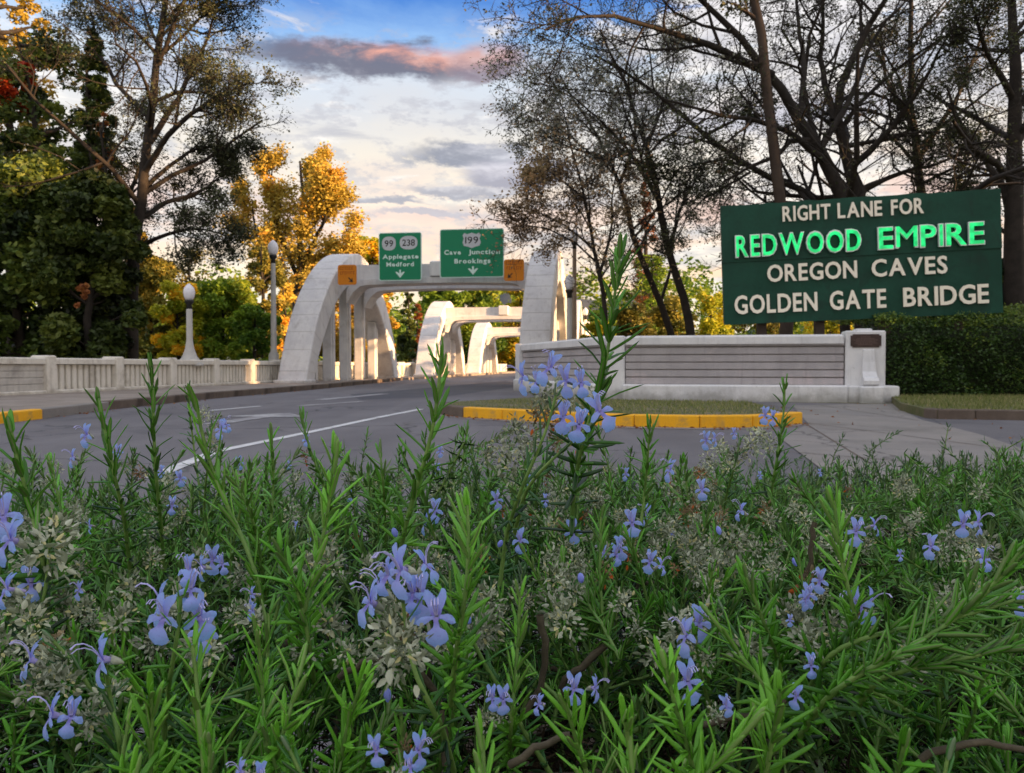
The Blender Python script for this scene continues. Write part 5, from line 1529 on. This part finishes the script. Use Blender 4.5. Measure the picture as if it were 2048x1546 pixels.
# low detail variants merged by numpy: near and far
def lo_variant(seed, length, L0, nodes, young, aux=2, wid=.12):
    r_ = np.random.RandomState(seed); path = bent_path(r_, length)
    V, Q, T3, tt = leaves_to_mesh(sprig_leaves(r_, path, L0, nodes, r_.uniform(.75, 1.1), aux, young, wid), False, r_)
    SV, SF = np_tubes(path[[0, 3, 7]][None], np.array([[.0014, .0012, .0008]]), 3)
    return V - np.array([0, 0, length]), Q, T3, tt, SV - np.array([0, 0, length]), SF
LO = {0: [lo_variant(700 + i, .10, .0205, 17, rs.uniform(-.25, .15), 2, .13) for i in range(12)],
      1: [lo_variant(730 + i, .10, .019, 12, rs.uniform(-.2, .1), 1, .16) for i in range(8)]}
acc = {'near': ([], [], [], [], [], [], [0, 0]), 'far': ([], [], [], [], [], [], [0, 0])}
for (xx, yy, z, d, ly) in CORE:
    far = yy > 1.35 and xx > .15
    V, Q, T3, tt, SV, SF = LO[1 if yy > 1.2 else 0][rs.randint(0, 8)]
    Mx = np.array(orient((xx, yy, z), d, 0, rs.uniform(0, 6.28)).to_3x3()) * rs.uniform(.8, 1.15)
    a_ = acc['far' if far else 'near']; nv, ns = a_[6]
    org = np.array([xx, yy, z])
    a_[0].append(V @ Mx.T + org); a_[1].append(Q + nv); a_[2].append(T3 + nv); a_[3].append(np.clip(tt + rs.normal(0, .13) - .25 * ly, 0, 1))  # lower layer tinted darker to paint shade into the gaps
    a_[4].append(SV @ Mx.T + org); a_[5].append(SF + ns); a_[6][0] += len(V); a_[6][1] += len(SV)
def fin(key, parent, po, mat, name='foliage'):
    a_ = acc[key]; V = np.concatenate(a_[0]); SV = np.concatenate(a_[4]); n0 = len(V)
    Q = np.concatenate(a_[1]); T3 = np.concatenate(a_[2]); SF = np.concatenate(a_[5]) + n0
    me = np_mesh(name, np.concatenate([V, SV]) - po, [Q, SF, T3], [mat, M['green_stem']], tint=np.concatenate([np.concatenate(a_[3]), np.zeros(len(SV))]), mi=np.concatenate([np.zeros(len(Q)), np.ones(len(SF)), np.zeros(len(T3))]))
    return tag(link(name, me, parent), kind='stuff')
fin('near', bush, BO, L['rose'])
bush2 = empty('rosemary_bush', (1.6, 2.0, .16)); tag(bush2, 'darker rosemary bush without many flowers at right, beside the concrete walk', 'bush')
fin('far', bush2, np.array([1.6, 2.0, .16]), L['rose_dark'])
print('sprigs', len(part_sel), 'near/far verts', acc['near'][6], acc['far'][6])
# tangle of dead needles and fine twigs below the green shoots, near black to deepen the shade between them
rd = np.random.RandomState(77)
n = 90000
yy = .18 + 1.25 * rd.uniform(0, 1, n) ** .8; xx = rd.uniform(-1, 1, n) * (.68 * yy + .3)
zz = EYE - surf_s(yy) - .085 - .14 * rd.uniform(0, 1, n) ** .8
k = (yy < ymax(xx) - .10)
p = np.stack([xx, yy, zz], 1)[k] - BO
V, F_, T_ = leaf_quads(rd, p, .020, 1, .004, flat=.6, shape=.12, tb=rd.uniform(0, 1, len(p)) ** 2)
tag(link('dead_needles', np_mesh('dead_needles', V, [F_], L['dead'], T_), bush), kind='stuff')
# woody stems inside
def woody(n, x0, x1, y0, y1, seed, parent, po, zt=.13):
    r_ = np.random.RandomState(seed)
    for i in range(n):
        x, y = r_.uniform(x0, x1), r_.uniform(y0, y1)
        zt_ = EYE - float(surf_s(y)) - r_.uniform(.05, zt)
        a = r_.uniform(0, 6.28); l = r_.uniform(.08, .26)
        p0 = np.array([x, y, zt_ - r_.uniform(.0, .22)]); p1 = np.array([x + math.cos(a) * l, y + math.sin(a) * l * .6, zt_])
        m1 = (p0 + p1) / 2 + r_.normal(0, .022, 3)
        p, _ = resample([p0, m1, p1], 9); p[1:-1] += r_.normal(0, .0022, (7, 3))
        w = r_.uniform(.0015, .0045)
        V, F_ = np_tubes((p - po)[None], np.linspace(w, w * .5, 9)[None], 6)
        link('woody_stem', np_mesh('woody_stem', V, [F_], M['wood_stem'], smooth=True), parent)
woody(120, -.5, .6, .30, .95, 9, bush, BO)
BR = [([(1080, 1230), (1096, 1290), (1088, 1350), (1070, 1400), (1040, 1440)], .44, .0022), ([(835, 1340), (880, 1400), (893, 1470), (890, 1530)], .41, .0020),
      ([(1210, 1290), (1170, 1330), (1130, 1350), (1120, 1390)], .50, .0026), ([(1630, 1045), (1620, 1100), (1628, 1130), (1600, 1160)], .62, .0022),
      ([(1020, 1530), (1060, 1500), (1110, 1480), (1140, 1470)], .34, .0018), ([(1840, 1520), (1900, 1490), (1980, 1480), (2050, 1500)], .34, .0017),
      ([(1400, 1450), (1470, 1440), (1530, 1420), (1570, 1400)], .40, .0018), ([(680, 1355), (740, 1320), (790, 1320)], .39, .0018), ([(560, 1300), (600, 1260), (650, 1250)], .5, .003)]
for pxs, d, w in BR:
    p, _ = resample([P(x, y, d) for x, y in pxs], 10); p[1:-1] += rsH.normal(0, .0006, (8, 3))
    V, F_ = np_tubes((p - BO)[None], np.linspace(w, w * .8, 10)[None], 7)
    link('woody_stem', np_mesh('woody_stem', V, [F_], M['wood_stem'], smooth=True), bush)
# root crowns and trailing stems that carry the bushes above the bed
for (bo, par, spots) in ((BO, bush, [(-.5, .75), (0, .55), (.45, .8), (.1, .9), (-.25, .5)]), (np.array([1.6, 2.0, .16]), bush2, [(.8, 1.7), (1.4, 2.0), (2.0, 1.8), (1.1, 2.3)])):
    for (x, y) in spots:
        mb = MB()
        zt = EYE - float(surf_s(y)) - .12
        for k in range(5):
            a = k * 1.3 + x * 9; l = .18
            mb.tube([(x - bo[0], y - bo[1], -.02), (x - bo[0] + math.cos(a) * l * .3, y - bo[1] + math.sin(a) * l * .3, (zt - .16) * .5), (x - bo[0] + math.cos(a) * l, y - bo[1] + math.sin(a) * l, zt - .16)], [.012, .009, .005], 6)
        tag(mb.build('woody_base', M['wood_stem'], par), kind='stuff')

# ------------------------------------------------------------------ flowers
def petal_grid(rows, name=None):
    """rows: list of (centre (x,y,z), half width, sag, side dir) -> verts, faces, tints"""
    V = []; F_ = []; c = 5
    for (p, w, sag, sd_) in rows:
        p = np.array(p, float); sd_ = np.array(sd_, float)
        for j in range(c):
            s = (j / (c - 1)) * 2 - 1
            V.append(p + sd_ * w * s + np.array([0, sag, 0]) * (s * s))
    for i in range(len(rows) - 1):
        for j in range(c - 1):
            a = i * c + j; F_.append((a, a + 1, a + c + 1, a + c))
    T_ = np.repeat(np.linspace(0, 1, len(rows)), c)
    return np.array(V), np.array(F_), T_
def flower_mesh(seed):
    r_ = random.Random(seed); mm = .001
    Vs, Fs, Ts = [], [], []; nv = 0
    def put(V, F_, T_):
        nonlocal nv
        Vs.append(np.array(V)); Fs.append(F_ + nv); Ts.append(T_); nv += len(V)
    X = (1, 0, 0)
    j = lambda a: a * r_.uniform(.88, 1.12)
    # tube
    path = np.array([[0, 7, -3.2], [0, 4.5, -1.6], [0, 2, -.4], [0, 0, .2]]) * mm
    V, F_ = np_tubes(path[None], np.array([[.9, 1.1, 1.5, 1.9]]) * mm, 8); put(V, F_, np.full(len(V), .05))
    # lower lip, middle lobe
    rows = [((0, -.2, -.6), 1.2, 0), ((0, -1.6, -2.2), 1.25, .2), ((0, -2.8, -4.2), 1.7, .4), ((0, -3.7, -6.0), j(4.2), 1.0), ((0, -4.2, -8.0), j(5.5), 1.6), ((0, -4.0, -10.2), j(5.4), 1.9), ((0, -3.2, -12.2), j(4.1), 1.9), ((0, -2.4, -13.3), 1.9, 1.2)]
    V, F_, T_ = petal_grid([(np.array(p) * mm, w * mm, s * mm, X) for p, w, s in rows])
    V[-3] += np.array([0, 0, .9]) * mm
    put(V, F_, np.clip(T_ * 1.3, .1, 1))
    # side lobes
    for s in (-1, 1):
        rows = [((s * .8, -.2, -.6), 1.0, 0), ((s * 2.6, -1.2, -.5), 1.1, .2), ((s * 4.8, -1.6, -.9), j(1.7), .4), ((s * 7.0, -1.2, -1.9), j(1.8), .4), ((s * 8.6, -.2, -3.2), .7, .2)]
        V, F_, T_ = petal_grid([(np.array(p) * mm, w * mm, sg_ * mm, (.15 * s, .3, 1)) for p, w, sg_ in rows])
        put(V, F_, .35 + T_ * .65)
    # upper lip, two raised lobes
    sp = r_.uniform(.8, 1.25)
    for s in (-1, 1):
        rows = [((s * .9, .2, .3), 1.0, 0), ((s * 1.2, .1, 2.6), 1.6, -.5), ((s * 1.6 * sp, .5, 5.2), 2.0, -.8), ((s * 2.2 * sp, 1.1, 7.8), j(2.5), -1.0), ((s * 2.9 * sp, 2.0, 10.0), j(2.3), -.8), ((s * 3.5 * sp, 3.0, 11.4), .7, -.2)]
        V, F_, T_ = petal_grid([(np.array(p) * mm, w * mm, sg_ * mm, (1, .25 * s, 0)) for p, w, sg_ in rows])
        put(V, F_, .15 + T_ * .85)
    q_ = np.random.RandomState(seed); Vs = [v + q_.normal(0, .00022, v.shape) for v in Vs]
    if seed % 4 == 3: Vs = [v * np.array([.72, 1.3, .82]) for v in Vs]
    return np_mesh('flower', np.concatenate(Vs), [np.concatenate(Fs)], M['petal'], tint=np.concatenate(Ts), smooth=True)
def stamen_mesh(seed):
    r_ = np.random.RandomState(seed); mm = .001; ps = []
    for s in (-1, 1, 0):
        k = r_.uniform(.85, 1.15)
        ps.append(np.array([[s * .5, -.3, .6], [s * .9, -1.6, 4.0 * k], [s * 1.2, -3.6, 7.6 * k], [s * 1.4, -6.6, 10.2 * k], [s * 1.5, -9.8, 10.8 * k], [s * 1.5, -12.2, 9.2 * k]]) * mm)
    V, F_ = np_tubes(np.array(ps), np.full((3, 6), .26) * mm * np.array([1.5, 1.2, 1, .9, .9, 1.4])[None], 5)
    return np_mesh('stamen', V, [F_], M['stamen'], smooth=True)
def calyx_mesh(seed):
    r_ = np.random.RandomState(seed); mm = .001
    path = np.array([[0, 8.5, -4.6], [0, 6.5, -3.0], [0, 4.5, -1.7], [0, 2.8, -.8]]) * mm
    V, F_ = np_tubes(path[None], np.array([[.6, 1.7, 2.1, 2.5]]) * mm, 8)
    return np_mesh('calyx', V, [F_], L['calyx'], tint=r_.uniform(.2, .8, len(V)))
def bract_cluster(seed, dry=False, n=85, R_=.013):
    """crowded cupped bracts and spent calyces round a short stem"""
    r_ = np.random.RandomState(seed); Vs, Fs, Ts = [], [], []; nv = 0
    for i in range(n):
        d = unit(r_.normal(0, 1, 3) + np.array([0, 0, .3])); c = d * R_ * r_.uniform(.15, 1.0) * np.array([1, 1, 1.25])
        a = unit(d + r_.normal(0, .45, 3)); s = unit(np.cross(a, r_.normal(0, 1, 3))); u = np.cross(s, a)
        ln = r_.uniform(.0028, .0062); w = ln * r_.uniform(.20, .34)
        rows = []
        for t, ww in ((0, .45), (.35, 1), (.72, .66), (1, .02)):
            for q in (-1, -.5, 0, .5, 1):
                rows.append(c + a * ln * t + s * w * ww * q + u * (w * .75 * ww * q * q + ln * .22 * t * t))
        Vs.append(np.array(rows)); F_ = np.array([(k * 5 + j, k * 5 + j + 1, k * 5 + j + 6, k * 5 + j + 5) for k in range(3) for j in range(4)]) + nv
        Fs.append(F_); nv += 20; tv = np.clip(r_.uniform(0, .8) if r_.uniform() > .06 else .95, 0, 1); Ts.append(np.full(20, tv))
    return np_mesh('bract_cluster', np.concatenate(Vs), [np.concatenate(Fs)], L['calyx_dry'] if dry else L['calyx'], tint=np.concatenate(Ts))
FM = [flower_mesh(i) for i in range(12)]; SM = [stamen_mesh(i) for i in range(4)]; CM = [calyx_mesh(i) for i in range(2)]
BC = [bract_cluster(i) for i in range(6)]; BD = [bract_cluster(20 + i, True, 55, .010) for i in range(3)]
TILT0 = -.0
nf = 0
def flower(px, py, d, yaw, roll=0., pitch=0., s=1.0):
    """yaw 0 faces the viewer, + turns to the right"""
    global nf
    p = P(px, py, d) if py is not None else Vector(px)
    o_ = bpy.data.objects.new('flower', FM[(nf * 7) % 12]); COL.objects.link(o_); o_.parent = bush
    o_.location = p - BOV; o_.rotation_euler = (math.radians(pitch), math.radians(roll), math.radians(yaw)); o_.scale = (s, s, s)
    for nm, mm_ in (('stamen', SM[nf % 4]), ('calyx', CM[nf % 2])):
        q = bpy.data.objects.new(nm, mm_); COL.objects.link(q); q.parent = o_
    nf += 1
    return o_
def cluster(px, py, d, s=1.0, dry=False, name='bract_cluster', i=0):
    p = P(px, py, d)
    o_ = bpy.data.objects.new(name, (BD if dry else BC)[i % (3 if dry else 6)]); COL.objects.link(o_); o_.parent = bush
    o_.location = p - BOV; o_.rotation_euler = (R.uniform(-.3, .3), R.uniform(-.3, .3), R.uniform(0, 6)); o_.scale = (s, s, s)
    return o_
def dsurf(py):
    """distance at which a line of sight meets the top of the bush"""
    k = (py - HZ) / F
    for D_ in np.linspace(.22, 1.6, 200):
        if float(surf_s(D_)) <= k * D_: return float(D_)
    return 9.
# (x, y, height in photo pixels, yaw, roll, pitch); y is the flower's throat
FL = [  # big cluster, centre
    (800, 1140, 130, -60, -8, 0), (825, 1185, 120, -25, 0, 10), (740, 1205, 115, -75, 4, 0), (838, 1192, 118, 20, 0, 0), (872, 1232, 130, 12, 6, 0), (776, 1150, 120, -40, 10, 20), (760, 1180, 105, -95, 0, 0), (852, 1130, 95, 60, 0, -20),
    # cluster left of it
    (322, 1205, 110, -85, 6, 0), (380, 1178, 118, 25, 0, 0), (326, 1235, 118, -10, 4, 0), (398, 1232, 115, 50, -10, 0), (408, 1262, 100, 30, 10, 0), (376, 1140, 95, 10, 0, -10),
    # upper right cluster
    (1046, 755, 82, -70, 0, 0), (1098, 735, 86, -50, 12, 0), (1132, 760, 82, -30, 0, 0), (1162, 765, 84, 5, 0, 0), (1126, 832, 82, -5, 0, 0), (1158, 848, 84, 8, 4, 0), (1200, 822, 98, 25, -18, 0), (1072, 762, 70, -20, 0, 0),
    # left side
    (205, 1320, 125, -65, 0, 0), (62, 1320, 100, -60, 0, 0), (105, 1430, 108, -70, 0, 0), (142, 1432, 112, 10, 0, 0), (20, 1080, 120, -30, 10, 0), (6, 1030, 110, 40, 0, 0), (62, 1165, 88, 35, 0, 0), (15, 1180, 100, -50, 0, 0),
    # scattered
    (1372, 1272, 95, -50, -14, 0), (1398, 1245, 92, 20, 10, 0), (1376, 1362, 105, 10, 0, 0), (985, 1395, 74, -20, 0, 0), (1006, 1398, 72, 20, 0, 0), (1148, 1376, 78, -15, 0, 0), (1190, 1376, 66, 50, 0, 0), (1078, 1408, 60, -50, 0, 0),
    (1264, 1044, 68, -10, 0, 0), (1292, 1030, 56, -60, 0, 0), (1146, 1062, 60, 10, 0, 0), (1232, 1108, 66, 5, 0, 0), (1208, 1106, 44, -70, 0, 0), (1240, 1095, 60, 30, 0, 0), (1300, 1122, 58, -40, 0, 0), (1322, 1132, 52, 60, 0, 0), (1040, 1080, 62, -20, 0, 0),
    (1340, 940, 56, -70, 0, 0), (1404, 978, 52, -30, 0, 0), (1482, 1022, 56, -60, 0, 0), (1252, 948, 34, -40, 0, 0), (1468, 866, 28, 20, 0, 0), (1412, 880, 46, -50, 0, 0), (1428, 878, 42, 60, 0, 0), (1530, 830, 44, -30, 0, 0), (1545, 835, 40, 30, 0, 0),
    (1712, 1062, 70, -10, 0, 0), (1748, 1052, 56, 75, 0, 0), (1926, 1046, 66, -25, 0, 0), (1956, 1046, 64, 35, 0, 0), (1862, 1092, 62, -65, 0, 0), (1968, 1118, 68, 20, 0, 0), (1640, 1160, 62, -60, 0, 0), (1616, 1190, 62, -20, 0, 0), (1610, 1200, 50, 40, 0, 0), (1800, 1110, 34, 0, 0, 0), (2040, 1205, 60, 0, 0, 0),
    (1720, 1210, 95, -40, -30, 0), (1738, 1208, 85, 60, 20, 0), (1622, 1330, 72, -10, 0, 0), (1592, 1392, 62, -50, 0, 0), (1452, 1410, 52, 10, 0, 0),
    (442, 858, 48, -10, 0, 0), (452, 850, 44, 60, 0, 0), (172, 870, 58, -20, 0, 0), (145, 915, 46, -50, 0, 0), (236, 902, 36, 10, 0, 0), (344, 1010, 54, 10, 10, 0), (360, 956, 40, 20, 0, 0), (322, 942, 30, -20, 0, 0), (478, 925, 34, 10, 0, 0), (578, 930, 28, 20, 0, 0), (612, 880, 30, 40, 0, 0),
    (425, 1118, 72, -10, 0, 0), (404, 1135, 62, -60, 0, 0), (444, 1128, 60, 30, 0, 0), (870, 1020, 60, -20, 0, 0), (852, 1045, 56, -60, 0, 0), (993, 1000, 48, 10, 0, 0), (505, 1190, 52, -60, 0, 0), (504, 1222, 44, -50, 0, 0), (180, 1052, 36, -50, 0, 0), (158, 1180, 46, -30, 0, 0), (592, 1052, 30, 0, 0, 0), (880, 902, 30, 20, 0, 0), (875, 938, 30, -20, 0, 0), (700, 990, 32, 20, 0, 0), (1090, 1000, 40, 10, 0, 0), (1060, 960, 30, 0, 0, 0),
    (752, 1500, 78, -10, 0, 0), (838, 1500, 90, 40, 0, 0), (820, 1530, 80, 10, 0, 0), (480, 1545, 70, -40, 0, 0), (520, 1550, 70, 30, 0, 0), (1580, 1240, 30, 0, 0, 0), (1640, 945, 22, 0, 0, 0), (1520, 950, 20, 0, 0, 0)]
for (x, y, hpx, yw, rl, pt) in FL:
    d = .0250 * F / hpx
    d = min(d, 1.15, dsurf(y + 14) - .05)
    flower(x, y, d, yw + R.uniform(-14, 14), rl + R.uniform(-10, 10), pt + R.uniform(-12, 12), s=.86 * hpx * d / F / .0250)
# bract clusters that carry them (x, y, size px across, dry)
CL = [(805, 1300, 150, 0), (778, 1265, 110, 0), (850, 1290, 110, 0), (890, 1300, 80, 0), (770, 1330, 90, 0), (812, 1245, 90, 1), (790, 1190, 80, 0),
      (360, 1195, 80, 0), (345, 1230, 75, 0), (385, 1215, 70, 0), (100, 1330, 100, 0), (130, 1370, 95, 0), (70, 1375, 90, 0), (110, 1290, 80, 1), (60, 1290, 70, 0), (220, 1390, 80, 0), (180, 1440, 90, 0), (60, 1240, 100, 0), (95, 1100, 130, 0), (120, 1060, 100, 0), (60, 1120, 90, 0), (40, 1200, 90, 0),
      (1085, 800, 70, 0), (1110, 790, 70, 0), (1070, 835, 66, 1), (1100, 845, 70, 1), (1140, 805, 60, 0), (1030, 860, 62, 0), (1060, 880, 60, 0), (1000, 900, 60, 0), (1020, 930, 70, 0), (975, 915, 55, 0), (1045, 905, 55, 0), (1160, 880, 60, 1), (1190, 800, 50, 0), (1110, 890, 50, 1),
      (1500, 890, 55, 0), (1480, 915, 55, 0), (1440, 900, 45, 0), (1520, 870, 45, 0), (1540, 890, 45, 0), (1460, 930, 50, 0), (1420, 925, 45, 0), (1400, 950, 50, 1), (1390, 1000, 55, 0), (1430, 985, 45, 0), (1350, 965, 40, 1),
      (1400, 1060, 60, 0), (1440, 1050, 55, 0), (1480, 1080, 60, 0), (1420, 1100, 60, 0), (1370, 1090, 60, 0), (1510, 1100, 50, 0), (1460, 1130, 60, 0), (1390, 1140, 60, 0), (1340, 1070, 50, 0), (1500, 1150, 55, 0), (1550, 1140, 50, 0), (1420, 1170, 60, 0), (1180, 1080, 55, 0), (1130, 1100, 55, 0), (1160, 1140, 60, 0), (1100, 1120, 60, 0), (1210, 1150, 60, 1), (1260, 1090, 50, 0), (1310, 1100, 50, 0), (1170, 970, 50, 0), (1120, 985, 45, 0), (1200, 1000, 45, 0), (1220, 950, 40, 0), (1540, 1040, 45, 0), (1350, 1140, 40, 1),
      (1390, 1300, 60, 0), (1410, 1320, 50, 0), (1000, 1430, 50, 0), (1730, 1090, 45, 0), (1900, 1080, 55, 0), (1940, 1085, 55, 0), (1880, 1110, 45, 0), (1960, 1080, 45, 0), (1640, 1190, 50, 0), (1600, 1215, 45, 0),
      (430, 850, 40, 0), (420, 880, 42, 0), (408, 830, 38, 0), (430, 900, 38, 0), (280, 950, 45, 1), (310, 960, 45, 0), (340, 975, 40, 0), (260, 935, 40, 0), (480, 960, 40, 0), (510, 950, 40, 0), (560, 950, 38, 0), (590, 960, 40, 0), (630, 950, 40, 0), (540, 930, 35, 0), (610, 915, 35, 1), (970, 1440, 45, 0), (1430, 1430, 50, 0),
      (810, 1500, 60, 1), (1720, 1240, 62, 1), (1735, 1225, 50, 0), (500, 1560, 60, 0), (330, 1050, 40, 0), (700, 960, 40, 0), (740, 970, 38, 0), (1060, 1030, 45, 0), (1690, 1120, 40, 0), (790, 1560, 60, 0)]
for i, (x, y, wpx, dry) in enumerate(CL):
    d = min(.030 * F / wpx * .92, 1.1, dsurf(y) - .03)
    cluster(x, y, d, (wpx / F * d) / .030, dry, i=i)
rc = np.random.RandomState(31)
for i in range(170):
    x = rc.uniform(0, 2048) if i % 3 else rc.normal(1280, 260); y = rc.uniform(915, 1330) if i % 3 else rc.normal(1060, 80)
    if not (0 < x < 2048 and 905 < y < 1500): continue
    d = dsurf(y) - rc.uniform(-.005, .03)
    if d > 1.4: continue
    cluster(x, y, d, rc.uniform(.5, .95), 1 if i % 9 == 0 else 0, i=i)
# closed buds
BUD = [(1162, 1157, 26), (790, 1066, 24), (1438, 1062, 20), (1590, 1125, 20), (940, 1238, 26), (1455, 1412, 34), (775, 1392, 30), (392, 1312, 30), (620, 1082, 18), (1000, 1088, 20), (1345, 1068, 18)]
mb = MB(); mb.lathe([(.0004, -.003), (.0016, -.0015), (.0020, .0005), (.0015, .0026), (.0004, .0038)], 10)
V = np.array(mb.v); bud_me = np_mesh('bud', V, [np.array([f for f in mb.f if len(f) == 4])], M['petal'], tint=np.full(len(V), .45), smooth=True)
for x, y, hp in BUD:
    d = min(.0075 * F / hp, 1.0); o_ = link('bud', bud_me, bush, P(x, y, d) - BOV); o_.rotation_euler = (R.uniform(-.5, .5), R.uniform(-.6, .6), 0)
